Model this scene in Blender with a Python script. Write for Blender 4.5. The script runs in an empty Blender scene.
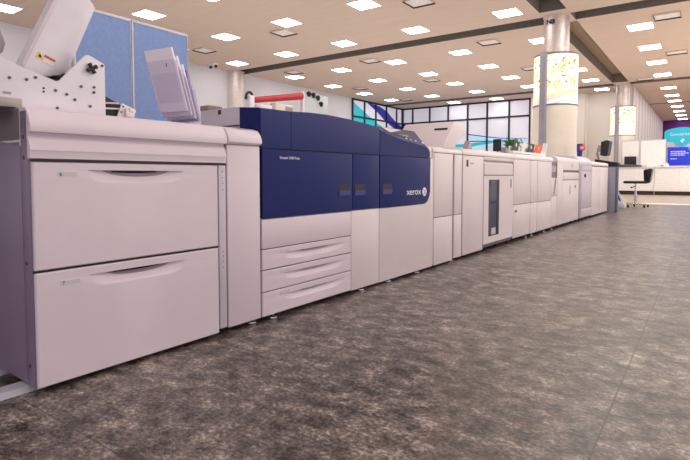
import bpy, bmesh, math, random
from mathutils import Vector, Matrix
random.seed(7)
C = bpy.context.scene.collection
PI = math.pi

# ------------------------------------------------------------------ materials
def srgb(r, g, b):
    f = lambda c: (c / 255 / 12.92) if c / 255 <= 0.04045 else ((c / 255 + 0.055) / 1.055) ** 2.4
    return (f(r), f(g), f(b), 1.0)

def nodes(name):
    m = bpy.data.materials.new(name); m.use_nodes = True
    nt = m.node_tree; b = nt.nodes['Principled BSDF']
    return m, nt, b

def mat(name, col, rough=0.5, metal=0.0, var=0.06, scale=9.0, bump=0.0, spec=0.5, emit=None, es=0.0, alpha=1.0, trans=0.0):
    m, nt, b = nodes(name)
    c = srgb(*col)
    tc = nt.nodes.new('ShaderNodeTexCoord'); n = nt.nodes.new('ShaderNodeTexNoise')
    n.inputs['Scale'].default_value = scale; n.inputs['Detail'].default_value = 3
    nt.links.new(tc.outputs['Object'], n.inputs['Vector'])
    r = nt.nodes.new('ShaderNodeValToRGB')
    r.color_ramp.elements[0].position = .3; r.color_ramp.elements[1].position = .7
    r.color_ramp.elements[0].color = tuple(max(0, x * (1 - var)) for x in c[:3]) + (1,)
    r.color_ramp.elements[1].color = tuple(min(1, x * (1 + var)) for x in c[:3]) + (1,)
    nt.links.new(n.outputs['Fac'], r.inputs['Fac'])
    nt.links.new(r.outputs['Color'], b.inputs['Base Color'])
    b.inputs['Roughness'].default_value = rough; b.inputs['Metallic'].default_value = metal
    b.inputs['Specular IOR Level'].default_value = spec
    b.inputs['Alpha'].default_value = alpha
    b.inputs['Transmission Weight'].default_value = trans
    if emit:
        b.inputs['Emission Color'].default_value = srgb(*emit); b.inputs['Emission Strength'].default_value = es
    if bump:
        n2 = nt.nodes.new('ShaderNodeTexNoise'); n2.inputs['Scale'].default_value = scale * 40
        nt.links.new(tc.outputs['Object'], n2.inputs['Vector'])
        bp = nt.nodes.new('ShaderNodeBump'); bp.inputs['Strength'].default_value = bump; bp.inputs['Distance'].default_value = .002
        nt.links.new(n2.outputs['Fac'], bp.inputs['Height']); nt.links.new(bp.outputs['Normal'], b.inputs['Normal'])
    return m

M = dict(
    shell=mat('machine_white', (224, 210, 219), .42, var=.015, bump=.06),
    shell2=mat('machine_white_warm', (228, 216, 218), .42, var=.015, bump=.06),
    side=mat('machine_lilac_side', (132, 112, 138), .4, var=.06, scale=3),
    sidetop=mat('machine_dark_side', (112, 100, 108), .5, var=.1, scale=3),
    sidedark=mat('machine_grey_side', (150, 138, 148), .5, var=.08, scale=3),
    lilac=mat('machine_lilac', (205, 195, 205), .4, var=.02),
    lilacgrey=mat('machine_lilac_grey', (168, 155, 165), .45, var=.03),
    blue=mat('machine_blue', (20, 32, 98), .45, var=.04, bump=.08, spec=.22),
    dark=mat('dark_plastic', (24, 23, 28), .5, var=.1),
    bluedark=mat('handle_blue', (58, 64, 132), .45, var=.1),
    seam=mat('seam_grey', (120, 108, 112), .7),
    chrome=mat('chrome', (215, 215, 218), .22, 1.0, var=.03),
    metal=mat('painted_steel', (228, 222, 230), .4, .1, var=.04),
    steel=mat('brushed_steel', (222, 212, 208), .42, .55, var=.08),
    screw=mat('screw_steel', (95, 88, 92), .4, .7),
    fabric=mat('blue_fabric', (146, 170, 220), .9, var=.06, scale=40, bump=.3, spec=.1),
    frame=mat('partition_frame', (205, 203, 212), .4, .3),
    acrylic=mat('acrylic', (226, 218, 246), .12, var=.01, alpha=.2),
    clear=mat('clear_board', (232, 240, 238), .15, var=.01, alpha=.5),
    paper=mat('paper', (250, 245, 252), .7, var=.02),
    paperpur=mat('paper_purple', (150, 128, 196), .6, var=.1, scale=30),
    paperfig=mat('paper_tint', (228, 221, 237), .7, var=.03),
    ink=mat('ink', (52, 50, 64), .7),
    whitetext=mat('white_lettering', (235, 235, 242), .4),
    yellow=mat('warning_yellow', (244, 204, 40), .5),
    orange=mat('warning_red', (206, 92, 60), .5),
    sticker=mat('sticker', (236, 232, 232), .5),
    tag=mat('tag', (205, 202, 206), .5),
    green=mat('tag_green', (60, 110, 90), .5),
    red=mat('red_plastic', (196, 28, 40), .35, var=.08),
    wall=mat('wall_paint', (216, 214, 222), .8, var=.02, scale=1),
    wallwarm=mat('wall_paint_warm', (246, 240, 234), .8, var=.02, scale=1),
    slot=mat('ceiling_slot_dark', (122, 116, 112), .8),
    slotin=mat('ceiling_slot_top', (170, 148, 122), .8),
    mullion=mat('black_mullion', (28, 26, 32), .5),
    teal=mat('teal_film', (40, 188, 206), .4, emit=(40, 188, 206), es=.3),  # the films glow in place of light coming through from behind
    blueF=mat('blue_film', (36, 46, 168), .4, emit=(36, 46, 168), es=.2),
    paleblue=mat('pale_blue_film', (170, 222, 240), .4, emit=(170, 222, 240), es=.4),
    purple=mat('purple_paint', (92, 14, 112), .7, var=.05, scale=1),
    posterblue=mat('poster_blue', (28, 52, 205), .45, var=.1, scale=2, emit=(28, 52, 205), es=.25),
    posterteal=mat('poster_teal', (26, 168, 196), .45, emit=(26, 168, 196), es=.2),
    posterlight=mat('poster_light', (120, 150, 225), .45),
    greyboard=mat('grey_board', (196, 198, 206), .6),
    counter=mat('counter_white', (244, 241, 240), .4, var=.03, scale=4),
    toe=mat('toe_kick', (52, 44, 40), .6),
    vinyl=mat('black_vinyl', (22, 18, 20), .38, bump=.2),
    screen=mat('dark_screen', (30, 27, 30), .25),
    lcd=mat('lcd_screen', (210, 200, 200), .2, emit=(220, 212, 210), es=.18),
    glassdark=mat('window_tint', (40, 42, 78), .3, alpha=.92, spec=.3),
    deskgrey=mat('desk_lilac_grey', (158, 156, 172), .4, var=.06, scale=3),
    deskedge=mat('desk_edge', (104, 112, 136), .4),
    beigearm=mat('beige_plastic', (190, 176, 166), .45),
    leaf=mat('leaf', (64, 120, 58), .55, var=.4, scale=30),
    pot=mat('pot', (205, 200, 196), .5),
    signblue=mat('sign_blue', (38, 52, 140), .5),
    signred=mat('sign_red', (226, 44, 66), .5),
    orangeprint=mat('orange_print', (232, 92, 40), .5, var=.25, scale=40),
    darkprint=mat('dark_print', (44, 46, 44), .5, var=.5, scale=40),
    creamprint=mat('cream_print', (238, 232, 214), .5),
    ventw=mat('vent_white', (246, 240, 236), .6),
    strip=mat('white_threshold', (240, 238, 236), .3),
    floorfar=mat('beige_floor', (168, 152, 136), .35, var=.08, scale=3),
    railm=mat('rail_lilac', (186, 182, 196), .4),
    ringmetal=mat('ring_metal', (120, 112, 110), .4, .6),  # plain grey metal of the column rings
)

def emission(name, col, s):
    m, nt, b = nodes(name)
    b.inputs['Base Color'].default_value = srgb(*col)
    b.inputs['Emission Color'].default_value = srgb(*col); b.inputs['Emission Strength'].default_value = s
    return m
M['lamp'] = emission('lamp_diffuser', (255, 250, 246), 13.0)

def floor_mat():
    m, nt, b = nodes('vinyl_floor')
    L = nt.links.new
    tc = nt.nodes.new('ShaderNodeTexCoord')
    mp = nt.nodes.new('ShaderNodeMapping'); mp.inputs['Scale'].default_value = (1, 1.25, 1)
    L(tc.outputs['Object'], mp.inputs['Vector'])
    n1 = nt.nodes.new('ShaderNodeTexNoise'); n1.inputs['Scale'].default_value = 9.5; n1.inputs['Detail'].default_value = 10; n1.inputs['Roughness'].default_value = .72; n1.inputs['Distortion'].default_value = .25
    n2 = nt.nodes.new('ShaderNodeTexNoise'); n2.inputs['Scale'].default_value = 60; n2.inputs['Detail'].default_value = 6; n2.inputs['Roughness'].default_value = .75
    n3 = nt.nodes.new('ShaderNodeTexNoise'); n3.inputs['Scale'].default_value = 2.2; n3.inputs['Detail'].default_value = 3
    for n in (n1, n2, n3): L(mp.outputs['Vector'], n.inputs['Vector'])
    mx = nt.nodes.new('ShaderNodeMix'); mx.inputs['Factor'].default_value = .48
    L(n1.outputs['Fac'], mx.inputs['A']); L(n2.outputs['Fac'], mx.inputs['B'])
    mx2 = nt.nodes.new('ShaderNodeMix'); mx2.inputs['Factor'].default_value = .12
    L(mx.outputs['Result'], mx2.inputs['A']); L(n3.outputs['Fac'], mx2.inputs['B'])
    r = nt.nodes.new('ShaderNodeValToRGB'); e = r.color_ramp.elements
    e[0].position = .425; e[0].color = srgb(29, 26, 26)
    e[1].position = .605; e[1].color = srgb(192, 182, 168)
    k = e.new(.465); k.color = srgb(72, 65, 63)
    k = e.new(.53); k.color = srgb(117, 106, 102)
    L(mx2.outputs['Result'], r.inputs['Fac'])
    # warm flecks
    n4 = nt.nodes.new('ShaderNodeTexNoise'); n4.inputs['Scale'].default_value = 11; n4.inputs['Detail'].default_value = 4
    L(mp.outputs['Vector'], n4.inputs['Vector'])
    r4 = nt.nodes.new('ShaderNodeValToRGB'); r4.color_ramp.elements[0].position = .45; r4.color_ramp.elements[1].position = .75
    L(n4.outputs['Fac'], r4.inputs['Fac'])
    tint = nt.nodes.new('ShaderNodeMix'); tint.data_type = 'RGBA'; tint.blend_type = 'MULTIPLY'
    tint.inputs[7].default_value = (1.0, .92, .85, 1)
    L(r4.outputs['Color'], tint.inputs[0]); L(r.outputs['Color'], tint.inputs[6])
    # seams between the sheets
    sx = nt.nodes.new('ShaderNodeSeparateXYZ'); L(tc.outputs['Object'], sx.inputs['Vector'])
    def seam(out, off, per, w):
        a = nt.nodes.new('ShaderNodeMath'); a.operation = 'ADD'; a.inputs[1].default_value = off + per * 100; L(out, a.inputs[0])
        q = nt.nodes.new('ShaderNodeMath'); q.operation = 'MODULO'; q.inputs[1].default_value = per; L(a.outputs[0], q.inputs[0])
        l = nt.nodes.new('ShaderNodeMath'); l.operation = 'LESS_THAN'; l.inputs[1].default_value = w; L(q.outputs[0], l.inputs[0])
        return l
    s1 = seam(sx.outputs['X'], .255, 1.83, .006); s2 = seam(sx.outputs['Y'], -.775, 14.0, .005)
    mxs = nt.nodes.new('ShaderNodeMath'); mxs.operation = 'MAXIMUM'; L(s1.outputs[0], mxs.inputs[0]); L(s2.outputs[0], mxs.inputs[1])
    ml = nt.nodes.new('ShaderNodeMath'); ml.operation = 'MULTIPLY'; ml.inputs[1].default_value = .75; L(mxs.outputs[0], ml.inputs[0])
    fin = nt.nodes.new('ShaderNodeMix'); fin.data_type = 'RGBA'; fin.inputs[7].default_value = srgb(44, 38, 38)
    L(ml.outputs[0], fin.inputs[0]); L(tint.outputs[2], fin.inputs[6])
    L(fin.outputs[2], b.inputs['Base Color'])
    rr = nt.nodes.new('ShaderNodeMapRange'); rr.inputs['To Min'].default_value = .26; rr.inputs['To Max'].default_value = .42
    L(n2.outputs['Fac'], rr.inputs['Value']); L(rr.outputs['Result'], b.inputs['Roughness'])
    b.inputs['Specular IOR Level'].default_value = .65
    bp = nt.nodes.new('ShaderNodeBump'); bp.inputs['Strength'].default_value = .25; bp.inputs['Distance'].default_value = .004
    L(mx.outputs['Result'], bp.inputs['Height']); L(bp.outputs['Normal'], b.inputs['Normal'])
    return m
M['floor'] = floor_mat()

def ceiling_mat():
    m, nt, b = nodes('ceiling_boards'); L = nt.links.new
    tc = nt.nodes.new('ShaderNodeTexCoord')
    mp = nt.nodes.new('ShaderNodeMapping'); mp.inputs['Scale'].default_value = (.6, 9, 1); L(tc.outputs['Object'], mp.inputs['Vector'])
    n = nt.nodes.new('ShaderNodeTexNoise'); n.inputs['Scale'].default_value = 1.6; n.inputs['Detail'].default_value = 5; L(mp.outputs['Vector'], n.inputs['Vector'])
    r = nt.nodes.new('ShaderNodeValToRGB'); r.color_ramp.elements[0].position = .3; r.color_ramp.elements[1].position = .75
    r.color_ramp.elements[0].color = srgb(216, 193, 177); r.color_ramp.elements[1].color = srgb(223, 201, 185)
    L(n.outputs['Fac'], r.inputs['Fac']); L(r.outputs['Color'], b.inputs['Base Color'])
    b.inputs['Roughness'].default_value = .75
    return m
M['ceiling'] = ceiling_mat()

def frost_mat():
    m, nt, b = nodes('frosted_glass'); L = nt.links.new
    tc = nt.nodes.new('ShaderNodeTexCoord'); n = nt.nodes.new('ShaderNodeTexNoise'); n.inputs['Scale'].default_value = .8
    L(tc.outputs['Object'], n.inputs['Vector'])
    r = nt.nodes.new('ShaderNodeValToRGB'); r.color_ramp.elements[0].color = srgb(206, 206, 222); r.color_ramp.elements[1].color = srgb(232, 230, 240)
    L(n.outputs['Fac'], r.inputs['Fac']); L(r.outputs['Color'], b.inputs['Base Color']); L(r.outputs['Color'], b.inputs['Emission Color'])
    b.inputs['Emission Strength'].default_value = .36; b.inputs['Roughness'].default_value = .35  # glow added to brighten the glass
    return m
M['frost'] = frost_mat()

def wrap_mat(name, strength, stripe=True):
    """lit printed film round a column: pale leaves and blotches, a colour swoosh low down"""
    m, nt, b = nodes(name); L = nt.links.new
    tc = nt.nodes.new('ShaderNodeTexCoord')
    v = nt.nodes.new('ShaderNodeTexVoronoi'); v.inputs['Scale'].default_value = 9
    n = nt.nodes.new('ShaderNodeTexNoise'); n.inputs['Scale'].default_value = 5.5; n.inputs['Detail'].default_value = 6
    L(tc.outputs['Object'], v.inputs['Vector']); L(tc.outputs['Object'], n.inputs['Vector'])
    r = nt.nodes.new('ShaderNodeValToRGB'); e = r.color_ramp.elements
    e[0].position = .34; e[0].color = srgb(236, 208, 130); e[1].position = .6; e[1].color = srgb(255, 252, 244)
    k = e.new(.42); k.color = srgb(253, 238, 190)
    k = e.new(.5); k.color = srgb(255, 248, 226)
    L(n.outputs['Fac'], r.inputs['Fac'])
    s = nt.nodes.new('ShaderNodeSeparateXYZ'); L(tc.outputs['Object'], s.inputs['Vector'])
    r2 = nt.nodes.new('ShaderNodeValToRGB'); e = r2.color_ramp.elements
    e[0].position = .37; e[0].color = srgb(128, 118, 96); e[1].position = .43; e[1].color = (1, 1, 1, 1)
    n2 = nt.nodes.new('ShaderNodeTexNoise'); n2.inputs['Scale'].default_value = 13; n2.inputs['Detail'].default_value = 2; L(tc.outputs['Object'], n2.inputs['Vector'])
    L(n2.outputs['Fac'], r2.inputs['Fac'])
    # blotches only in a middle band of the print
    zr = nt.nodes.new('ShaderNodeValToRGB'); zr.color_ramp.interpolation = 'EASE'
    mr = nt.nodes.new('ShaderNodeMapRange'); mr.inputs['From Min'].default_value = 2.55; mr.inputs['From Max'].default_value = 3.8
    L(s.outputs['Z'], mr.inputs['Value'])
    e = zr.color_ramp.elements; e[0].position = .28; e[0].color = (0, 0, 0, 1); e[1].position = .45; e[1].color = (1, 1, 1, 1)
    k = e.new(.85); k.color = (1, 1, 1, 1); k = e.new(.98); k.color = (.3, .3, .3, 1)
    L(mr.outputs['Result'], zr.inputs['Fac'])
    mul = nt.nodes.new('ShaderNodeMix'); mul.data_type = 'RGBA'; mul.blend_type = 'MULTIPLY'
    sc = nt.nodes.new('ShaderNodeMath'); sc.operation = 'MULTIPLY'; sc.inputs[1].default_value = 1.1
    L(zr.outputs['Color'], sc.inputs[0]); L(sc.outputs[0], mul.inputs[0]); L(r.outputs['Color'], mul.inputs[6]); L(r2.outputs['Color'], mul.inputs[7])
    out = mul.outputs[2]
    if stripe:
        # swoosh: coloured bands whose height changes round the column
        a = nt.nodes.new('ShaderNodeMath'); a.operation = 'MULTIPLY_ADD'; a.inputs[1].default_value = -.25
        L(s.outputs['X'], a.inputs[0]); L(s.outputs['Z'], a.inputs[2])
        m2 = nt.nodes.new('ShaderNodeMapRange'); m2.inputs['From Min'].default_value = 2.45; m2.inputs['From Max'].default_value = 3.05
        L(a.outputs[0], m2.inputs['Value'])
        rs = nt.nodes.new('ShaderNodeValToRGB'); e = rs.color_ramp.elements
        e[0].position = 0; e[0].color = srgb(250, 250, 252); e[1].position = 1; e[1].color = srgb(255, 252, 240)
        for p, c in ((.1, (236, 238, 240)), (.16, (168, 190, 172)), (.26, (238, 238, 250)), (.36, (214, 196, 222)), (.46, (252, 212, 176)), (.56, (255, 226, 150)), (.66, (255, 251, 242))):
            k = e.new(p); k.color = srgb(*c)
        L(m2.outputs['Result'], rs.inputs['Fac'])
        lt = nt.nodes.new('ShaderNodeMath'); lt.operation = 'LESS_THAN'; lt.inputs[1].default_value = .66; L(m2.outputs['Result'], lt.inputs[0])
        mm = nt.nodes.new('ShaderNodeMix'); mm.data_type = 'RGBA'; L(lt.outputs[0], mm.inputs[0]); L(out, mm.inputs[6]); L(rs.outputs['Color'], mm.inputs[7])
        out = mm.outputs[2]
    L(out, b.inputs['Base Color']); L(out, b.inputs['Emission Color']); b.inputs['Emission Strength'].default_value = strength
    return m
M['wrap'] = wrap_mat('column_print', .62)
M['wrap2'] = wrap_mat('column_print_far', .7, False)
M['glowlow'] = mat('column_lit_cream', (220, 208, 192), .3, .2, var=.08, scale=2, emit=(244, 230, 206), es=.17)

def pleat_mat():
    m, nt, b = nodes('pleated_panel'); L = nt.links.new
    tc = nt.nodes.new('ShaderNodeTexCoord'); w = nt.nodes.new('ShaderNodeTexWave'); w.bands_direction = 'Y'
    w.inputs['Scale'].default_value = .22; w.inputs['Distortion'].default_value = .8
    L(tc.outputs['Object'], w.inputs['Vector'])
    r = nt.nodes.new('ShaderNodeValToRGB'); r.color_ramp.elements[0].color = srgb(206, 198, 202); r.color_ramp.elements[1].color = srgb(236, 229, 228)
    L(w.outputs['Fac'], r.inputs['Fac']); L(r.outputs['Color'], b.inputs['Base Color']); b.inputs['Roughness'].default_value = .6
    return m
M['pleat'] = pleat_mat()

def tile_mat():
    m, nt, b = nodes('tile_pattern_panel'); L = nt.links.new
    tc = nt.nodes.new('ShaderNodeTexCoord'); v = nt.nodes.new('ShaderNodeTexVoronoi'); v.inputs['Scale'].default_value = 10; v.distance = 'MANHATTAN'
    L(tc.outputs['Object'], v.inputs['Vector'])
    r = nt.nodes.new('ShaderNodeValToRGB'); r.color_ramp.elements[0].color = srgb(250, 248, 247); r.color_ramp.elements[1].color = srgb(240, 240, 239)
    L(v.outputs['Distance'], r.inputs['Fac']); L(r.outputs['Color'], b.inputs['Base Color']); b.inputs['Roughness'].default_value = .5
    return m
M['tile'] = tile_mat()

# ------------------------------------------------------------------ mesh helpers
def B(): return bmesh.new()

def bx(bm, x0, x1, y0, y1, z0, z1, b=0.0, seg=2):
    g = bmesh.ops.create_cube(bm, size=1.0)
    vs = g['verts']
    for v in vs:
        v.co = Vector((x0 + (v.co.x + .5) * (x1 - x0), y0 + (v.co.y + .5) * (y1 - y0), z0 + (v.co.z + .5) * (z1 - z0)))
    if b > 0:
        es = list({e for v in vs for e in v.link_edges})
        bmesh.ops.bevel(bm, geom=es, offset=b, segments=seg, profile=.5, affect='EDGES')
    return bm

def prism(bm, pts, axis, a0, a1, b=0.0):
    """pts: 2D outline in the two axes other than `axis` (in xyz order), pushed from a0 to a1"""
    def co(p, a):
        if axis == 'x': return (a, p[0], p[1])
        if axis == 'y': return (p[0], a, p[1])
        return (p[0], p[1], a)
    n = len(pts)
    A = [bm.verts.new(co(p, a0)) for p in pts]; Bv = [bm.verts.new(co(p, a1)) for p in pts]
    f = [bm.faces.new(A), bm.faces.new(list(reversed(Bv)))]
    for i in range(n): f.append(bm.faces.new((A[i], Bv[i], Bv[(i + 1) % n], A[(i + 1) % n])))
    if b > 0:
        es = list({e for fc in f[:2] for e in fc.edges})
        bmesh.ops.bevel(bm, geom=es, offset=b, segments=2, profile=.5, affect='EDGES')
    return bm

def tube(bm, pts, r, seg=10, r1=None):
    pts = [Vector(p) for p in pts]; n = len(pts); rings = []
    for i, p in enumerate(pts):
        d = (pts[min(i + 1, n - 1)] - pts[max(i - 1, 0)]).normalized()
        up = Vector((0, 0, 1)) if abs(d.z) < .9 else Vector((1, 0, 0))
        u = d.cross(up).normalized(); v = d.cross(u)
        rr = r if r1 is None else r + (r1 - r) * i / (n - 1)
        rings.append([bm.verts.new(p + (u * math.cos(k * 2 * PI / seg) + v * math.sin(k * 2 * PI / seg)) * rr) for k in range(seg)])
    for a, c in zip(rings, rings[1:]):
        for k in range(seg): bm.faces.new((a[k], a[(k + 1) % seg], c[(k + 1) % seg], c[k]))
    bm.faces.new(rings[0]); bm.faces.new(list(reversed(rings[-1])))
    return bm

def lathe(bm, prof, cx, cy, seg=24, a0=0, a1=2 * PI, cap=True):
    full = abs(a1 - a0 - 2 * PI) < 1e-6; N = seg if full else seg + 1
    rings = [[bm.verts.new((cx + r * math.cos(a0 + (a1 - a0) * k / seg), cy + r * math.sin(a0 + (a1 - a0) * k / seg), z)) for k in range(N)] for r, z in prof]
    for a, c in zip(rings, rings[1:]):
        for k in range(seg): bm.faces.new((a[k], a[(k + 1) % N], c[(k + 1) % N], c[k]))
    if cap and full: bm.faces.new(list(reversed(rings[0]))); bm.faces.new(rings[-1])
    return bm

def quad(bm, *p): bm.faces.new([bm.verts.new(q) for q in p]); return bm

def disc(bm, c, r, n, th=.003, seg=20):
    c = Vector(c); n = Vector(n).normalized()
    return tube(bm, [c, c + n * th], r, seg)

ROOT_OFF = {}
def link(name, bm, m, parent=None, smooth=35, label=None):
    bmesh.ops.recalc_face_normals(bm, faces=bm.faces)
    off, q = None, parent
    while q and off is None: off = ROOT_OFF.get(q.name); q = q.parent
    if off is not None: bmesh.ops.translate(bm, verts=bm.verts, vec=-Vector(off))
    me = bpy.data.meshes.new(name); bm.to_mesh(me); bm.free()
    if smooth:
        for p in me.polygons: p.use_smooth = True
        me.set_sharp_from_angle(angle=math.radians(smooth))
    o = bpy.data.objects.new(name, me); C.objects.link(o)
    if m: me.materials.append(m)
    if parent: o.parent = parent
    if label: o['label'] = label
    return o

def tag(o, label, cat, group=None, kind=None):
    o['label'] = label; o['category'] = cat
    if group: o['group'] = group
    if kind: o['kind'] = kind
    return o

def thing(name, label, cat, loc=(0, 0, 0), rz=0, group=None, off=None):
    o = bpy.data.objects.new(name, None); C.objects.link(o); o.empty_display_size = .1
    o.location = loc; o.rotation_euler = (0, 0, rz)
    ROOT_OFF[o.name] = tuple(off) if off is not None else tuple(loc)
    return tag(o, label, cat, group)

def struct(name, bm, m, smooth=0):
    o = link(name, bm, m, None, smooth); o['kind'] = 'structure'; return o

# the machine line: u = across (towards the aisle), s = along, z = up
LA = math.radians(.95); LP = Vector((-1.962, .82, 0))
def line_pt(u, s, z=0): return LP + Vector((math.cos(LA), -math.sin(LA), 0)) * u + Vector((math.sin(LA), math.cos(LA), 0)) * s + Vector((0, 0, z))
def unit(name, label, cat, s, u=0, z=0, group=None):
    return thing(name, label, cat, line_pt(u, s, z), -LA, group, off=(u, s, z))

def text(name, body, size, org, right, up, m, parent, depth=.0008, spacing=1.0, xscale=1.0, label=None, bold=0.0):
    cu = bpy.data.curves.new('lettering', 'FONT'); cu.body = body; cu.size = size; cu.extrude = depth; cu.space_character = spacing; cu.offset = bold
    t = bpy.data.objects.new('lettering', cu); C.objects.link(t)
    bpy.context.view_layer.update()
    me = bpy.data.meshes.new_from_object(t); bpy.data.objects.remove(t); bpy.data.curves.remove(cu)
    r = Vector(right).normalized(); u = Vector(up).normalized(); n = r.cross(u)
    mt = Matrix((r * xscale, u, n)).transposed().to_4x4(); mt.translation = Vector(org)
    bm = bmesh.new(); bm.from_mesh(me); bm.transform(mt); bpy.data.meshes.remove(me)
    return link(name, bm, m, parent, 0, label)
FR, FU = (0, 1, 0), (0, 0, 1)          # lettering on the aisle face of the machines

def panel(bm, s0, s1, z0, z1, u=0.0, th=.016, b=.004): return bx(bm, u - th, u, s0, s1, z0, z1, b)

def scoop_front(bm, s0, s1, z0, z1, hs0, hs1, hz, hh, depth, u=0.0, th=.018, bev=.004):
    """drawer front with a moulded crescent grip pressed into it: straight upper lip, curved lower edge"""
    ss = sorted(set([s0, s0 + bev, s1 - bev, s1] + [hs0 + (hs1 - hs0) * i / 26 for i in range(27)]))
    zs = sorted(set([z0, z0 + bev, z1 - bev, z1, hz + .0015] + [hz - hh * 1.08 * (i / 12) for i in range(13)]))
    zs = [z for z in zs if z0 <= z <= z1]
    def d(s, z):
        e = 0
        if s in (s0, s1) or z in (z0, z1): e = bev
        q = (s - (hs0 + hs1) / 2) / ((hs1 - hs0) / 2)
        if abs(q) < 1 and z <= hz + 1e-9:
            h = hh * (1 - abs(q) ** 6) ** .6
            v = (hz - z) / max(h, 1e-6)
            if v < 1: e = max(e, depth * (1 - q * q) ** .8 * (1 - v) ** .8)
        return u - e
    G = [[bm.verts.new((d(s, z), s, z)) for s in ss] for z in zs]
    for i in range(len(zs) - 1):
        for j in range(len(ss) - 1): bm.faces.new((G[i][j], G[i][j + 1], G[i + 1][j + 1], G[i + 1][j]))
    ring = [G[0][j] for j in range(len(ss))] + [G[i][-1] for i in range(1, len(zs))] + [G[-1][j] for j in range(len(ss) - 2, -1, -1)] + [G[i][0] for i in range(len(zs) - 2, 0, -1)]
    back = [bm.verts.new((u - th, v.co.y, v.co.z)) for v in ring]
    for k in range(len(ring)):
        n = (k + 1) % len(ring); bm.faces.new((ring[k], ring[n], back[n], back[k]))
    return bm

def foot(parent, s, u=-.05, h=.035):
    bm = B(); lathe(bm, [(.026, 0), (.028, .004), (.026, .012), (.012, .017), (.009, .02), (.009, h)], u, s, 16)
    return link('leveling_foot', bm, M['chrome'], parent, 40, 'chrome leveling foot')
def caster(parent, s, u=-.06, h=.05):
    bm = B(); r = h * .42
    tube(bm, [(u - .012, s, r), (u + .012, s, r)], r, 14)
    bx(bm, u - .018, u + .018, s - .012, s + .012, r * 1.2, h + .005, .002)
    return link('caster', bm, M['dark'], parent, 40, 'small dark caster')

def round_top(u0, u1, z0, z1, rad, n=6, rise=0.02, back=-.75):
    pts = [(back, z0), (u1, z0)]
    for i in range(n + 1):
        a = i / n * PI / 2; pts.append((u1 - rad + rad * math.cos(a), z1 - rad + rad * math.sin(a)))
    pts.append((back, z1 + rise))
    return pts

# ------------------------------------------------------------------ the room
CZ = 4.8
struct('floor', quad(B(), (-15.3, -6, 0), (10, -6, 0), (10, 45, 0), (-15.3, 45, 0)), M['floor'])
xs = [(-15.3, -3.51), (-2.89, 10)]
bm = B()
for x0, x1 in xs:
    far = [(-6, 13.57), (14.22, 24.95), (25.55, 45)] if x0 < -5 else [(-6, 13.57), (14.22, 24.95), (25.55, 33.2), (33.5, 45)]
    for y0, y1 in far: quad(bm, (x0, y0, CZ), (x0, y1, CZ), (x1, y1, CZ), (x1, y0, CZ))
for y0, y1 in ((13.15, 14.35), (24.75, 45)): quad(bm, (-3.51, y0, CZ), (-3.51, y1, CZ), (-2.89, y1, CZ), (-2.89, y0, CZ))
struct('ceiling', bm, M['ceiling'])
ti = [0]
def slot(x0, x1, y0, y1, d=.38):
    ti[0] += 1
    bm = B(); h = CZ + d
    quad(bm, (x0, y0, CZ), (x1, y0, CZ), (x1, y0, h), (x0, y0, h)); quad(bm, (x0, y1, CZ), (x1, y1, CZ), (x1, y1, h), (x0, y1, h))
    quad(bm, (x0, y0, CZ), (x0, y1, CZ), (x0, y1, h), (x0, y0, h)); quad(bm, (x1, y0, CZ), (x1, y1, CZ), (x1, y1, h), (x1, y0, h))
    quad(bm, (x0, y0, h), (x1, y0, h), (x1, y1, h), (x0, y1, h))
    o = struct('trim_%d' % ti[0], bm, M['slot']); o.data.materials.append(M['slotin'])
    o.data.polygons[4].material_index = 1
    return o
slot(-15.3, -3.51, 13.57, 14.22); slot(-2.89, 10, 13.57, 14.22)
slot(-15.3, -3.51, 24.95, 25.55); slot(-2.89, 10, 24.95, 25.55); slot(-2.89, 10, 33.2, 33.5)
slot(-3.51, -2.89, -6, 13.15); slot(-3.51, -2.89, 14.35, 24.75)

bm = B(); bx(bm, -15.3, -15.1, -6, 27.0, 0, CZ); struct('wall_left', bm, M['wall'])
bm = B(); bx(bm, -15.3, -7.55, 27.1, 27.3, 0, CZ); struct('wall_back', bm, M['wall'])
bm = B(); bx(bm, -7.55, -5.0, 27.0, 27.3, 0, CZ); struct('wall_back_pier', bm, M['wallwarm'])
bm = B(); bx(bm, -5.0, -2.85, 27.6, 27.8, 0, CZ); bx(bm, -5.0, -4.9, 27.3, 27.6, 0, CZ); struct('wall_back_recess', bm, M['wallwarm'])
bm = B(); N = 26; pts = []
for i in range(N + 1):
    y = 26.0 + 18 * i / N; pts.append((-2.85 + (.0 if i % 2 else .015), y))
for (xa, ya), (xb, yb) in zip(pts, pts[1:]): quad(bm, (xa, ya, 0), (xb, yb, 0), (xb, yb, CZ), (xa, ya, CZ))
quad(bm, (-2.85, 26, 0), (-2.85, 26, CZ), (-3.1, 26, CZ), (-3.1, 26, 0)); quad(bm, (-3.1, 26, 0), (-3.1, 26, CZ), (-3.1, 27.6, CZ), (-3.1, 27.6, 0))
struct('wall_right', bm, M['pleat'])
bm = B(); bx(bm, -3.1, 10, 44, 44.2, 0, CZ); struct('wall_far', bm, M['purple'])
struct('floor_far', quad(B(), (-3.3, 17.1, .003), (9.9, 17.1, .003), (9.9, 44, .003), (-3.3, 44, .003)), M['floorfar'])
bm = B(); bx(bm, -1.62, 9.9, 16.5, 17.1, .0, .006); struct('trim_8', bm, M['strip'])

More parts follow.
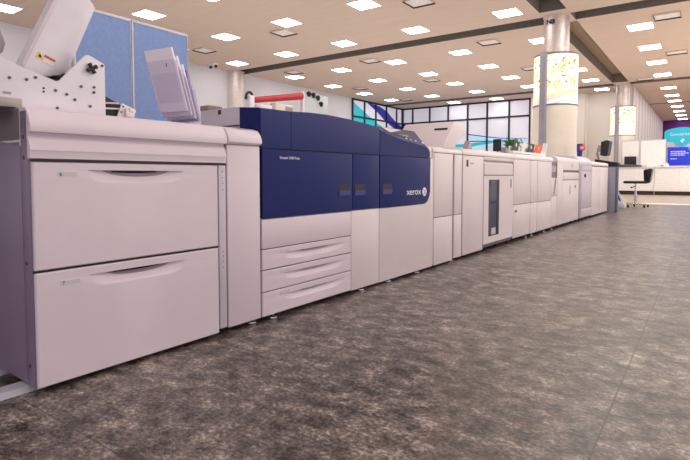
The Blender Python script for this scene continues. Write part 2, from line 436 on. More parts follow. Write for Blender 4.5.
# glazed walls
def glazing(name, plane, axis, edges, zl, films):
    """plane: coordinate of the wall face; edges: mullion centres; zl: transom heights"""
    w = thing(name, '', 'window', (0, 0, 0)); del w['label'], w['category']; w['kind'] = 'structure'
    for a0, a1 in zip(edges, edges[1:]):
        for z0, z1 in zip(zl, zl[1:]):
            bm = B()
            if axis == 'x': bx(bm, a0, a1, plane, plane + .02, z0, z1)
            else: bx(bm, plane - .02, plane, a0, a1, z0, z1)
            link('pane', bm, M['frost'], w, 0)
    for a in edges:
        bm = B()
        if axis == 'x': bx(bm, a - .045, a + .045, plane - .06, plane + .01, 0, CZ - .005, .004)
        else: bx(bm, plane - .01, plane + .06, a - .045, a + .045, 0, CZ - .005, .004)
        link('mullion', bm, M['mullion'], w, 0)
    for z in zl:
        bm = B()
        if axis == 'x': bx(bm, edges[0], edges[-1], plane - .055, plane + .01, max(0, z - .045), min(z + .045, CZ - .004), .004)
        else: bx(bm, plane - .01, plane + .055, edges[0], edges[-1], max(0, z - .045), min(z + .045, CZ - .004), .004)
        link('transom', bm, M['mullion'], w, 0)
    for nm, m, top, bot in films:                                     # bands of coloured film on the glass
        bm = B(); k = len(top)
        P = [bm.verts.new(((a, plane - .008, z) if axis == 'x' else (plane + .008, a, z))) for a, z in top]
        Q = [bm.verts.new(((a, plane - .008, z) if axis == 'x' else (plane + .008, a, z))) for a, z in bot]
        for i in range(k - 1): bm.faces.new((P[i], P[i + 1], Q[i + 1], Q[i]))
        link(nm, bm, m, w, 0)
    return w
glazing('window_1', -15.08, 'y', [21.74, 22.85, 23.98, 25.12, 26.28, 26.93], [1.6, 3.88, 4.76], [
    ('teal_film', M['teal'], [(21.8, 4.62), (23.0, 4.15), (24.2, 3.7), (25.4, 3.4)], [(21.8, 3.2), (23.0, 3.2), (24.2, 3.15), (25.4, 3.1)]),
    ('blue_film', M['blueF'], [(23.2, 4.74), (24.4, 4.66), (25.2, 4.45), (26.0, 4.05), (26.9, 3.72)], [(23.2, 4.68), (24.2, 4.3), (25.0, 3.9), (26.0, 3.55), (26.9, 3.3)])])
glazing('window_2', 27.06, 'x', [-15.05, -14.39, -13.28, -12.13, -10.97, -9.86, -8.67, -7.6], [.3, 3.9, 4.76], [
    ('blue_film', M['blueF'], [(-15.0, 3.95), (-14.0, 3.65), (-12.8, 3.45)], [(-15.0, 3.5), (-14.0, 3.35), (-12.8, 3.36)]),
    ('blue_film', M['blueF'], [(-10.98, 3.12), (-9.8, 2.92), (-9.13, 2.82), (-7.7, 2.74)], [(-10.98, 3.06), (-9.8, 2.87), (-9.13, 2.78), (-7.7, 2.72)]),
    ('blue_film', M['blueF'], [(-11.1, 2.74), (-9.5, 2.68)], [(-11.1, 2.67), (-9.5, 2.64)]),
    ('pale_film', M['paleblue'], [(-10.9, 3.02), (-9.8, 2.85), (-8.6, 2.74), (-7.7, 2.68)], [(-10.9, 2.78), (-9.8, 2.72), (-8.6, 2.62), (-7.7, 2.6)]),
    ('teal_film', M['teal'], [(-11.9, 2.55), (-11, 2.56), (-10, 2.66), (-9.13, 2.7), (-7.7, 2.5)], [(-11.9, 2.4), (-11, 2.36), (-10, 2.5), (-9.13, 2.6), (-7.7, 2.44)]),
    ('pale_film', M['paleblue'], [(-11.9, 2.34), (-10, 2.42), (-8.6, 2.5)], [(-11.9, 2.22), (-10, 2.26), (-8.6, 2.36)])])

# columns
def column(cx, cy, label, r, wrap, zt, zm, R, m_wrap, spine=True, name='column'):
    t = thing(name, label, 'column', (cx, cy, 0), off=(cx, cy, 0))
    bm = B(); lathe(bm, [(r, 0), (r, CZ - .03), (r * 1.06, CZ - .02), (r * 1.06, CZ)], cx, cy, 32); link('shaft', bm, M['steel'], t, 40)
    if wrap:
        def shell(z0, z1, nm, m, th=.02):
            bm = B(); lathe(bm, [(R - th, z0), (R, z0), (R, z1), (R - th, z1), (R - th, z0)], cx, cy, 48, cap=False)
            return bm
        # keep world z in the print texture: geometry is local to the column base, which is on the floor
        link('light_box', shell(zm, zt, 'light_box', m_wrap), m_wrap, t, 40, 'glowing printed upper band')
        link('lit_base', shell(.05, zm - .02, 'lit_base', M['glowlow']), M['glowlow'], t, 40, 'cream lit lower band')
        for z in (zm - .03, zt - .01):
            bm = B(); lathe(bm, [(R - .03, z), (R + .012, z), (R + .012, z + .035), (R - .03, z + .035), (R - .03, z)], cx, cy, 48, cap=False); link('ring', bm, M['ringmetal'], t, 40)
        bm = B(); lathe(bm, [(r, zt + .02), (R, zt + .022), (R, zt + .03), (r, zt + .034)], cx, cy, 48, cap=False); link('top_cap', bm, M['frame'], t, 40)
        ang = math.radians(-108); sx, sy = cx + (R + .01) * math.cos(ang), cy + (R + .01) * math.sin(ang)
        bm = B(); bx(bm, -.085, .085, -.05, .05, 0.0, zt + .05, .012)
        bmesh.ops.rotate(bm, cent=(0, 0, 0), matrix=Matrix.Rotation(ang + PI / 2, 3, 'Z'), verts=bm.verts)
        bmesh.ops.translate(bm, vec=(sx, sy, 0), verts=bm.verts); link('spine', bm, M['deskgrey'], t, 40, 'upright grey metal rail')
    return t
c1 = column(-3.23, 13.7, 'nearer round steel column with wide glowing floral band', .305, True, 3.79, 2.56, .52, M['wrap'])
# painted bay mark high on the shaft
text('marking', 'N3', .145, (-3.40, 13.7 - .325, 4.56), (1, 0, 0), (0, 0, 1), M['ink'], c1, xscale=1.1, label='black N3 lettering', bold=.008)
column(-3.15, 25.38, 'farther round column with leaf patterned glowing band above reception desk', .27, True, 3.78, 2.56, .49, M['wrap2'])
column(-15.02, 13.7, 'plain grey round column half set into left wall', .33, False, 0, 0, 0, None)

# ceiling fittings
ORD = ['first', 'second', 'third', 'fourth', 'fifth', 'sixth', 'seventh', 'eighth']
def light_proto():
    t = thing('ceiling_light', 'x', 'ceiling light', (0, 0, 0))
    bm = B(); bx(bm, -.285, .285, -.285, .285, -.006, .0)
    link('diffuser', bm, M['lamp'], t, 0, 'glowing white diffuser')
    bm = B()
    for a in ((-.305, .305, -.305, -.285), (-.305, .305, .285, .305), (-.305, -.285, -.285, .285), (.285, .305, -.285, .285)): bx(bm, a[0], a[1], a[2], a[3], -.01, .0)
    link('frame', bm, M['ventw'], t, 0)
    return t
def copy_tree(src):
    r = src.copy(); C.objects.link(r)
    for ch in list(src.children):
        c = ch.copy(); C.objects.link(c); c.parent = r
    return r
LX = [-13.8, -11.45, -9.1, -6.68, -4.15]
rowsA = [(12.68, 'first'), (10.1, 'second'), (7.62, 'third'), (5.3, 'fourth')]
rowsB = [(15.79, 'first'), (18.38, 'second'), (20.95, 'third'), (23.52, 'fourth')]
lights = []
for y, o in rowsA:
    for i, x in enumerate(LX):
        if o == 'fourth' and i > 0: continue
        if o == 'third' and i > 2: continue
        if o == 'second' and i > 3: continue
        if o == 'third' and i == 0: continue
        lights.append((x, y, 'square ceiling light, %s row before the nearer dark slot, %s from left wall' % (o, ORD[i])))
for y, o in rowsB:
    for i, x in enumerate(LX): lights.append((x, y, 'square ceiling light, %s row beyond the nearer dark slot, %s from left wall' % (o, ORD[i])))
for i, x in enumerate(LX[1:]): lights.append((x, 26.28, 'square ceiling light beyond the farther dark slot, %s counting from the left' % ORD[i]))
RY = [15.9, 18.6, 21.2, 23.9, 27.6, 30.3, 32.6, 35.2, 37.9, 40.5, 43.2]
for i, y in enumerate(RY):
    w = ['largest and nearest', 'second', 'third', 'fourth', 'fifth', 'sixth', 'seventh', 'eighth', 'ninth', 'tenth', 'smallest and farthest'][i]
    lights.append((-1.61, y, 'rectangular ceiling light at right toward purple wall, %s%s of its single file' % (w, '' if i in (0, 10) else ' nearest')))
pl = light_proto()
for i, (x, y, lab) in enumerate(lights):
    o = pl if i == 0 else copy_tree(pl)
    o.location = (x, y, CZ - .001); o['label'] = lab; o['group'] = 'ceiling light panels'
    if x > -2: o.scale = (1.0, 1.1, 1)
def vent_proto():
    t = thing('air_vent', 'x', 'vent', (0, 0, 0))
    bm = B(); bx(bm, -.285, .285, -.285, .285, -.004, -.001); link('plate', bm, M['ventw'], t, 0)
    bm = B()
    for a in ((-.3, .3, -.3, -.29), (-.3, .3, .29, .3), (-.3, -.29, -.29, .29), (.29, .3, -.29, .29)): bx(bm, a[0], a[1], a[2], a[3], -.034, 0)
    link('frame', bm, M['ceiling'], t, 0)
    bm = B()
    for a in ((-.29, .29, -.29, -.28), (-.29, .29, .28, .29), (-.29, -.28, -.28, .28), (.28, .29, -.28, .28)): bx(bm, a[0], a[1], a[2], a[3], -.035, -.004)
    link('shadow_gap', bm, M['mullion'], t, 0)
    return t
vents = [(-13.2, 10.75, 'square air vent at far left, before nearer dark slot'), (-9.77, 10.73, 'square air vent touching corner of bright panel, upper middle left'),
         (-5.54, 10.67, 'square air vent at top edge, left of the near column'), (-13.15, 15.0, 'square air vent beside light just past nearer slot at left wall'),
         (-9.69, 15.07, 'square air vent just past nearer slot above blue press'), (-5.47, 15.06, 'square air vent just past nearer slot, left of near column'),
         (-13.1, 19.5, 'air vent midway between slots, nearest the left wall'), (-9.55, 19.6, 'air vent midway between slots, second from left wall'),
         (-5.5, 19.59, 'air vent midway between slots, partly hidden by near column'), (-13.08, 23.8, 'small air vent just before farther slot at left'),
         (-.96, 15.2, 'large air vent at top right, nearest the camera'), (-.96, 19.82, 'narrow looking air vent at right edge beside second light'),
         (-2.25, 24.5, 'tan air vent at right, just before farther slot')]
pv = vent_proto()
for i, (x, y, lab) in enumerate(vents):
    o = pv if i == 0 else copy_tree(pv)
    o.location = (x, y, CZ - .001); o['label'] = lab; o['group'] = 'ceiling air vents'
t = thing('ceiling_emergency_light', 'small emergency light on ceiling near left wall column', 'emergency light', (-14.5, 12.2, CZ))
bm = B(); bx(bm, -14.65, -14.35, 12.1, 12.3, CZ - .07, CZ + .004, .01); link('housing', bm, M['ventw'], t, 30)
for dx in (-.14, .14):
    bm = B(); lathe(bm, [(.05, CZ - .16), (.06, CZ - .1), (.03, CZ - .07)], -14.5 + dx, 12.2, 12); link('lamp_head', bm, M['dark'], t, 40)

# ------------------------------------------------------------------ machine line
DK = M['dark']
# 1. two-drawer paper cabinet
cab = unit('paper_cabinet', 'large off-white two drawer paper feeder cabinet in left foreground', 'paper feeder', 0, -.38)
S = M['shell']
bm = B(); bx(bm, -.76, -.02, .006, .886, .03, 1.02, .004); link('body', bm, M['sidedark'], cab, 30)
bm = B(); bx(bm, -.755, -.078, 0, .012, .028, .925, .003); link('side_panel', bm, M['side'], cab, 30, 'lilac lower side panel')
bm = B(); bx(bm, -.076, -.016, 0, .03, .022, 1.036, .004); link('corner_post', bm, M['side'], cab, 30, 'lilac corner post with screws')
sc = cab.children[-1]
for z in (.94, .865, .48, .1):
    bm = B(); disc(bm, (-.05, .0005, z), .007, (0, -1, 0), .003, 10); link('screw', bm, M['screw'], sc, 30)
bm = B(); prof = [(-.76, 1.0), (-.76, 1.047), (-.06, 1.047), (-.03, 1.043), (-.016, 1.036), (.002, 1.005), (.010, .985), (.012, .965), (.010, .957), (-.012, .954), (-.016, .946), (-.008, .935), (.004, .905), (.006, .892), (.003, .885), (.002, .862), (-.015, .858), (-.03, .9)]
prism(bm, prof, 'y', .0, .889); link('top_cover', bm, S, cab, 28)
bm = B(); bx(bm, -.017, -.012, .006, .84, .4435, .4565); link('front_gap', bm, DK, cab, 0, 'dark gap between the drawers')
bm = B(); bx(bm, -.017, -.012, .835, .847, .03, .855); link('side_gap', bm, DK, cab, 0)
bm = B(); bx(bm, -.004, .0005, .004, .888, .8505, .857); link('upper_gap', bm, DK, cab, 0, 'dark line above the drawers')
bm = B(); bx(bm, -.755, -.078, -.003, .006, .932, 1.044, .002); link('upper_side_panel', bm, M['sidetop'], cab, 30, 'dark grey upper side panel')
for z0, z1, hz, num in ((.455, .85, .820, '6'), (.022, .445, .412, '7')):
    bm = B(); scoop_front(bm, .008, .838, z0, z1, .205, .645, hz, .05, .034)
    d = link('drawer', bm, S, cab, 25)
    bm = B(); n = 14
    top = [(.311 + .2 * i / n, hz - .001) for i in range(n + 1)]; bot = [(.311 + .2 * i / n, hz - .003 - .006 * (1 - (2 * i / n - 1) ** 2) ** .5) for i in range(n + 1)]
    P = [bm.verts.new((-.020, a, z)) for a, z in top]; Q = [bm.verts.new((-.016, a, z)) for a, z in bot]
    for i in range(n): bm.faces.new((P[i], P[i + 1], Q[i + 1], Q[i]))
    bx(bm, -.03, -.012, .311, .511, hz - .006, hz - .0005, .001)
    link('grip', bm, DK, d, 0, 'dark finger slot')
    bm = B(); bx(bm, 0, .0012, .092, .165, hz - .022, hz - .006); link('tray_tag', bm, M['tag'], d, 0, 'tray number sticker ' + num)
    text('tray_number', num, .018, (.0014, .099, hz - .02), FR, FU, M['green'], d)
bm = B(); panel(bm, .844, .887, .04, .852); st = link('indicator_strip', bm, M['lilac'], cab, 30)
for z in (.82, .79, .762, .73, .425, .402, .375, .345):
    bm = B(); disc(bm, (0, .866, z), .0045, (1, 0, 0), .0015, 8); link('indicator', bm, M['lilacgrey'], st, 0)
foot(cab, .80, -.36, .045); foot(cab, .1, -.7, .045)

# rails on the floor under the cabinet
for i, (u0, u1, lab) in enumerate(((-.15, -.06, 'pale floor rail under paper cabinet, the one nearer the aisle'), (-.40, -.32, 'pale floor rail under paper cabinet, the one farther back'))):
    t = unit('floor_rail', lab, 'rail', -.6, (u0 + u1) / 2, group='floor rails')
    bm = B(); prism(bm, [(u0, 0), (u1, 0), (u1 - .012, .021), (u0 + .012, .021)], 'y', -1.3, .07); link('ramp', bm, M['railm'], t, 30)

# 2. narrow transport module
md = unit('transport_module', 'narrow off-white transport module between paper cabinet and blue press', 'machine module', 1.0, -.38)
bm = B(); bx(bm, -.75, -.02, .896, 1.118, .04, .99, .004); link('body', bm, M['sidedark'], md, 30)
bm = B(); panel(bm, .897, 1.12, .032, .955, .0, .02, .006); link('door', bm, S, md, 30)
bm = B(); prism(bm, [(-.75, .97), (-.75, 1.05), (-.1, 1.05), (-.05, 1.046), (-.012, 1.035), (.008, 1.01), (.018, .985), (.018, .968), (.006, .958), (-.02, .955)], 'y', .893, 1.121, .004); vis = link('top_visor', bm, S, md, 30)
bm = B(); prism(bm, [(-.048, 1.0462), (-.014, 1.036), (-.014, 1.0372), (-.048, 1.0474)], 'y', .985, 1.06); link('display', bm, M['lilacgrey'], vis, 0, 'small grey display')
bm = B(); bx(bm, -.7, -.02, .8905, .8925, .05, .95); link('joint_shade', bm, DK, md, 0)  # dark sheet put in as the shade between cabinet and module
foot(md, 1.095, -.05, .045)

# 3. the press
pr = unit('digital_press', 'big digital printing press with dark blue doors and white drawers', 'printing press', 2.13, -.4)
W = M['shell2']
bm = B(); bx(bm, -.78, -.02, 1.132, 3.13, .045, .95, .004); bx(bm, -.51, -.166, 1.134, 1.9, .94, 1.18, .004); bx(bm, -.51, -.2, 1.9, 3.0, .94, 1.15); link('body', bm, M['lilac'], pr, 30)
bm = B(); bx(bm, -.0198, -.0155, 1.136, 3.08, .575, .949); link('door_gap', bm, DK, pr, 0, 'dark gaps round the blue doors')
bm = B(); bx(bm, -.0198, -.0155, 1.945, 2.30, .035, .56)
link('panel_gap', bm, DK, pr, 0)
for z in (.162, .282, .397):
    bm = B(); bx(bm, -.0198, -.012, 1.136, 1.948, z - .002, z + .007); link('tray_gap', bm, DK, pr, 0)
bm = B(); bx(bm, -.35, -.325, 1.1325, 1.135, 1.148, 1.173); link('port', bm, DK, pr, 0, 'black square socket on end panel')
bm = B(); bx(bm, -.5, -.17, 1.128, 1.134, 1.074, 1.08); link('gap_shade', bm, DK, pr, 0)  # dark strip in place of the shaded gap above the transport module
ZF = [(1.13, 1.163), (1.25, 1.165), (1.363, 1.166), (1.367, 1.166), (1.53, 1.176), (1.70, 1.181), (1.94, 1.174), (2.11, 1.163), (2.297, 1.148), (2.303, 1.135), (2.4, 1.116), (2.51, 1.097), (2.62, 1.082), (2.74, 1.069), (2.88, 1.057), (2.99, 1.047), (3.05, 1.032), (3.075, 1.012), (3.08, .995)]
def upper(s_lo, s_hi, slope):
    bm = B(); secs = []
    for s, z in ZF:
        if s < s_lo - 1e-6 or s > s_hi + 1e-6: continue
        if slope:
            zt = 1.176
            k = [(0, .949), (0, z - .008), (-.008, z), (-.15, zt), (-.158, zt + .003), (-.2, zt - .004), (-.2, .949)]
        else:
            k = [(0, .949), (0, z - .014), (-.005, z - .004), (-.018, z), (-.166, z + .012), (-.166, .949)]
        secs.append([bm.verts.new((a, s, b)) for a, b in k])
    for A, D in zip(secs, secs[1:]):
        n = len(A)
        for i in range(n): bm.faces.new((A[i], A[(i + 1) % n], D[(i + 1) % n], D[i]))
    bm.faces.new(secs[0]); bm.faces.new(list(reversed(secs[-1])))
    return bm
link('end_cover', upper(1.13, 1.363, False), M['blue'], pr, 30)
link('upper_cover', upper(1.367, 2.297, False), M['blue'], pr, 30)
con = link('control_console', upper(2.303, 3.08, True), M['blue'], pr, 30)
def on_con(s, v, lift=.002):
    z = next(z0 + (z1 - z0) * (s - s0) / (s1 - s0) for (s0, z0), (s1, z1) in zip(ZF, ZF[1:]) if s0 <= s <= s1)
    a = Vector((-.008, s, z)); b = Vector((-.15, s, 1.176)); d = (b - a).normalized(); n = Vector((-d.z, 0, d.x)); n = n if n.x > 0 else -n
    return a + (b - a) * v + n * lift
bm = B(); quad(bm, on_con(2.52, .36), on_con(2.96, .36), on_con(2.96, .98), on_con(2.52, .98)); link('screen_bezel', bm, DK, con, 0, 'dark bezel')
bm = B(); quad(bm, on_con(2.535, .42, .004), on_con(2.83, .42, .004), on_con(2.83, .94, .004), on_con(2.535, .94, .004)); link('touch_screen', bm, M['lcd'], con, 0, 'pale touch screen')
for s, r in ((2.74, .008), (2.81, .007), (2.89, .007), (3.01, .011)):
    bm = B(); p = on_con(s, .2, 0); disc(bm, p, r, (.75, 0, .65), .006, 12); link('button', bm, M['whitetext'], con, 30)
# doors
def door_prism(s0, s1, z0, z1, u, th, rad=.004):
    bm = B()
    pts = [(s0, z1), (s0, z0)]
    n = 8
    for i in range(n + 1):
        a = -PI / 2 + i / n * PI / 2; pts.append((s1 - rad + rad * math.cos(a), z0 + rad + rad * math.sin(a)))
    pts.append((s1, z1))
    return prism(bm, pts, 'x', u - th, u, .003)
def pull(parent, s0, s1, z0, z1, u=0):
    bm = B(); bx(bm, u - .004, u + .0015, s0, s1, z0 + (z1 - z0) * .45, z1, .001); link('handle', bm, DK, parent, 0, 'black recessed pull')
    bm = B(); prism(bm, [(u, z0), (u + .003, z0 + .003), (u + .006, z0 + (z1 - z0) * .42), (u, z0 + (z1 - z0) * .46)], 'y', s0, s1); link('grip_lip', bm, M['bluedark'], parent, 0)
d1 = link('blue_door', door_prism(1.137, 1.962, .567, .943, .0, .016), M['blue'], pr, 25, 'widest blue door')
pull(d1, 1.815, 1.94, .668, .744)
text('model_name', 'Versant 3100 Press', .0215, (.0015, 1.268, .893), FR, FU, M['whitetext'], d1)
d2 = link('blue_door', door_prism(1.969, 2.293, .569, .943, .0, .016), M['blue'], pr, 25, 'narrow blue door')
pull(d2, 1.99, 2.115, .666, .742)
d3 = link('blue_door', door_prism(2.302, 3.085, .567, .943, .002, .016, .11), M['blue'], pr, 25, 'blue door with rounded corner and brand lettering')
pull(d3, 2.335, 2.465, .664, .739, .002)
text('brand_lettering', 'xerox', .075, (.0035, 2.685, .648), FR, FU, M['whitetext'], d3, xscale=1.3)
bm = B(); disc(bm, (.003, 2.975, .667), .036, (1, 0, 0), .004, 24); em = link('brand_emblem', bm, M['whitetext'], d3, 30, 'white round emblem')
bm = B()
tube(bm, [(.0072, 2.951 + .048 * i / 8, .690 - .046 * (i / 8) + .006 * math.sin(i / 8 * PI)) for i in range(9)], .0028, 6)
tube(bm, [(.0072, 2.955 + .04 * i / 8, .645 + .042 * (i / 8) - .006 * math.sin(i / 8 * PI)) for i in range(9)], .0028, 6)
link('emblem_cross', bm, M['lilacgrey'], d3, 0)
# white lower front
bm = B(); panel(bm, 1.133, 1.948, .402, .562); link('fixed_panel', bm, S, pr, 30)
for z0, z1 in ((.287, .397), (.167, .282), (.032, .162)):
    hz = z1 - .032
    bm = B(); scoop_front(bm, 1.133, 1.948, z0, z1, 1.30, 1.86, hz, .042, .030); d = link('paper_tray', bm, S, pr, 25)
    bm = B(); bx(bm, -.028, -.008, 1.47, 1.70, hz - .007, hz - .0005, .001); link('grip', bm, M['lilacgrey'], d, 0)
    bm = B(); bx(bm, 0, .001, 1.268, 1.298, z1 - .03, z1 - .014); link('tray_tag', bm, M['tag'], d, 0)
    bm = B(); bx(bm, 0, .001, 1.305, 1.345, z1 - .03, z1 - .014); link('tray_tag', bm, M['tag'], d, 0)
bm = B(); panel(bm, 1.952, 2.292, .026, .564); link('lower_panel', bm, W, pr, 30)
bm = B(); prism(bm, [(2.298, .024), (3.136, .024), (3.136, .945), (3.09, .945), (3.09, .69), (3.075, .62), (3.04, .58), (2.98, .563), (2.298, .563)], 'x', -.016, .0, .003); link('lower_panel', bm, W, pr, 25, 'wide white panel framing the last blue door')
bm = B(); prism(bm, round_top(0, -.012, .95, 1.05, .03, back=-.5, rise=.03), 'y', 3.083, 3.137, .002); link('end_cap', bm, W, pr, 30)
for s in (1.135 + .1, 2.10, 2.46, 2.90): foot(pr, s, -.03, .05)
foot(pr, 1.3, -.7, .05); foot(pr, 3.0, -.7, .05)

# things standing on the press
t = unit('red_tube', 'long red plastic tube clamped above the blue press', 'tube', 1.65, -.36, 1.19)
bm = B(); tube(bm, [(-.36, 1.40, 1.262), (-.36, 1.862, 1.345)], .018, 16, .024); link('tube', bm, M['red'], t, 40)
bm = B(); tube(bm, [(-.36, 1.385 + .03 * math.cos(a), 1.268 + .042 * math.sin(a)) for a in [i * PI / 8 - .3 for i in range(10)]], .008, 8); link('clamp', bm, DK, t, 40)
bm = B(); bx(bm, -.38, -.34, 1.37, 1.41, 1.182, 1.29, .006); link('post', bm, M['paper'], t, 30)
t = unit('white_board', 'upright pale acrylic board with black clips beside the red tube', 'board', 2.0, -.36, 1.15)
bm = B(); bx(bm, -.37, -.355, 1.875, 2.15, 1.197, 1.375, .003); link('panel', bm, M['clear'], t, 30)
bm = B(); bx(bm, -.376, -.35, 1.868, 1.885, 1.197, 1.38, .003); link('edge_rail', bm, M['paper'], t, 30)
for i, (s, z) in enumerate(((1.925, 1.37), (1.975, 1.368), (2.025, 1.355), (2.06, 1.315))):
    bm = B(); bmesh.ops.create_icosphere(bm, subdivisions=2, radius=.015, matrix=Matrix.Translation((-.345, s, z)) @ Matrix.Scale(1.3, 4, (0, 1, 0)))
    bx(bm, -.352, -.34, s - .008, s + .016, z - .022, z + .01, .003); link('clip', bm, DK, t, 40)
t = unit('small_box', 'small pale box lying on top of press below red tube', 'box', 1.45, -.33, 1.18)
bm = B(); bx(bm, -.36, -.30, 1.425, 1.52, 1.182, 1.238, .004); link('carton', bm, M['paper'], t, 30)
t = unit('label_box', 'flat cream box with grey end on press under red tube', 'box', 1.6, -.33, 1.18)
bm = B(); bx(bm, -.36, -.30, 1.555, 1.71, 1.182, 1.26, .004); link('carton', bm, M['creamprint'], t, 30)
bm = B(); bx(bm, -.299, -.297, 1.64, 1.705, 1.2, 1.245); link('end_label', bm, M['lilacgrey'], t, 0)
t = unit('cardboard_stack', 'low brown bundle on top of the press end panel', 'bundle', 1.2, -.45, 1.18)
bm = B(); bx(bm, -.55, -.47, 1.16, 1.27, 1.182, 1.217, .008); link('bundle', bm, mat('card_brown', (150, 132, 124), .8), t, 30)

# 4. white hooded cooling module with wedge hood
def splits(root, s0, s1, zs, m, u=0.0, gap=.003, nm='panel'):
    o = None
    for z0, z1 in zip(zs, zs[1:]):
        bm = B(); panel(bm, s0, s1, z0 + gap, z1 - gap, u); o = link(nm, bm, m, root, 30)
    return o
def base(root, s0, s1, ztop=1.0, z0=.04): bm = B(); bx(bm, -.74, -.018, s0, s1, z0, ztop, .004); return link('body', bm, M['seam'], root, 30)
def cap(root, s0, s1, z0, z1, m, rad=.05, u=0.0): bm = B(); prism(bm, round_top(0, u, z0, z1, rad, back=-.72, rise=.0), 'y', s0, s1, .003); return link('top_cover', bm, m, root, 30)

t = unit('cooling_module', 'white module with wedge shaped hood right of the blue press', 'machine module', 3.45, -.38)
base(t, 3.15, 3.74)
bm = B(); panel(bm, 3.145, 3.16, .03, 1.0, -.004); link('seam_strip', bm, W, t, 30)
splits(t, 3.165, 3.535, [.02, .437, .998], W); splits(t, 3.575, 3.74, [.03, .437, .998], W)
bm = B(); bx(bm, -.03, -.012, 3.54, 3.57, .03, .998); link('dark_groove', bm, M['lilacgrey'], t, 0)
cap(t, 3.142, 3.742, 1.0, 1.05, W, .04)
bm = B(); prism(bm, [(3.37, 1.045), (3.40, 1.11), (3.575, 1.288), (3.59, 1.297), (3.815, 1.297), (3.832, 1.285), (3.845, 1.225), (3.80, 1.195), (3.62, 1.10), (3.6, 1.045)], 'x', -.53, -.01, .006); hd = link('hood', bm, W, t, 30, 'slanted white hood')
n = Vector((0, -.71, .70)); c0 = Vector((-.11, 3.52, 1.232)) 
bm = B(); bx(bm, -.175, -.045, 3.505, 3.53, 1.214, 1.236, .003); link('vent_slot', bm, DK, hd, 0, 'dark slot in the hood')
foot(t, 3.6, -.05, .05)

# 5. panel module and stacker with a window
t = unit('paper_stacker', 'white stacker module with tall dark window in its door', 'paper stacker', 4.5, -.38)
base(t, 3.765, 5.222)
splits(t, 3.765, 4.28, [.03, .996], W)
cap(t, 3.762, 5.223, 1.0, 1.062, W, .05)
bm = B(); bx(bm, 0, .002, 3.842, 3.886, .885, .952, .001); link('power_button', bm, DK, t, 0, 'dark power button')
bm = B(); bx(bm, 0, .0012, 3.93, 4.02, .912, .924); link('caption_strip', bm, M['lilacgrey'], t, 0)
bm = B(); panel(bm, 4.292, 5.22, .962, .996); link('header', bm, W, t, 30)
bm = B(); bx(bm, -.05, -.014, 4.3, 5.215, .925, .962); link('exit_slot', bm, M['lilacgrey'], t, 0, 'shadowed exit slot')
bm = B(); prism(bm, [(-.03, .94), (-.012, .94), (.004, .925), (.006, .81), (-.016, .806)], 'y', 4.298, 5.19, .002); link('front_lip', bm, W, t, 30)
bm = B(); bx(bm, -.016, -.003, 5.192, 5.22, .81, .958, .002); link('lip_hinge', bm, M['lilacgrey'], t, 0)
dr = None
bm = B()
for a in ((4.297, 4.436, .08, .8), (4.757, 5.22, .08, .8), (4.436, 4.757, .756, .8), (4.436, 4.757, .08, .15)): panel(bm, a[0], a[1], a[2], a[3], 0, .016, .0)
dr = link('door', bm, W, t, 30)
bm = B(); bx(bm, -.012, -.006, 4.436, 4.757, .15, .756); wn = link('window_pane', bm, M['glassdark'], dr, 0, 'tall dark tinted pane')
bm = B(); bx(bm, -.017, -.013, 4.44, 4.755, .152, .754); link('interior', bm, M['bluedark'], dr, 0)
bm = B(); bx(bm, -.0055, -.003, 4.70, 4.757, .15, .756); link('pane_edge', bm, DK, dr, 0)
bm = B(); tube(bm, [(-.004, 4.46, .30), (-.004, 4.463, .66), (-.004, 4.49, .71), (-.004, 4.55, .735), (-.004, 4.66, .738)], .007, 6); link('pane_reflection', bm, M['seam'], dr, 0)  # bent grey tube modelled as a reflection on the pane
bm = B(); bx(bm, -.0055, -.002, 4.53, 4.66, .165, .235, .001); link('tray_stop', bm, M['lilac'], dr, 0)
bm = B(); bx(bm, -.0055, -.003, 4.5, 4.70, .5, .53, 0); link('shelf_edge', bm, M['blue'], dr, 0)
bm = B(); bx(bm, 0, .006, 5.122, 5.152, .66, .76, .002); link('handle', bm, M['lilacgrey'], dr, 0)
for s in (3.8, 4.3, 4.85, 5.2): caster(t, s, -.06, .05)

# 6. plain two part module
t = unit('interposer_module', 'white two-tier module with small latch right of the stacker window', 'machine module', 5.7, -.38)
base(t, 5.235, 6.19)
splits(t, 5.235, 5.892, [.05, .449, .998], W); splits(t, 5.905, 6.19, [.045, .449, .998], W)
cap(t, 5.232, 6.192, 1.0, 1.068, W, .055)
bm = B(); bx(bm, 0, .008, 5.29, 5.345, .36, .385, .002); bx(bm, 0, .012, 5.31, 5.325, .365, .38, .002); link('latch', bm, M['screw'], t, 0, 'small dark latch')
for s in (5.86, 6.1): foot(t, s, -.05, .055)
t = unit('punch_module', 'white module with recessed grey strip and slanted grip at its end', 'machine module', 6.6, -.38)
base(t, 6.2, 7.215)
splits(t, 6.205, 6.90, [.045, .445, .998], W)
cap(t, 6.2, 6.98, 1.0, 1.075, W, .06)
splits(t, 6.905, 7.21, [.05, .5, .77], W)
bm = B(); prism(bm, [(-.6, .77), (-.05, .77), (-.02, .80), (-.015, .93), (-.03, 1.0), (-.075, 1.05), (-.15, 1.07), (-.6, 1.07)], 'y', 6.92, 7.215, .003); link('curved_recess', bm, M['lilacgrey'], t, 30, 'grey curved recess')
bm = B(); tube(bm, [(.004, 7.1, .77), (.01, 7.08, .7), (.004, 7.02, .53)], .011, 8); link('grip', bm, M['lilacgrey'], t, 40)
for s in (6.7, 7.1): foot(t, s, -.05, .055)
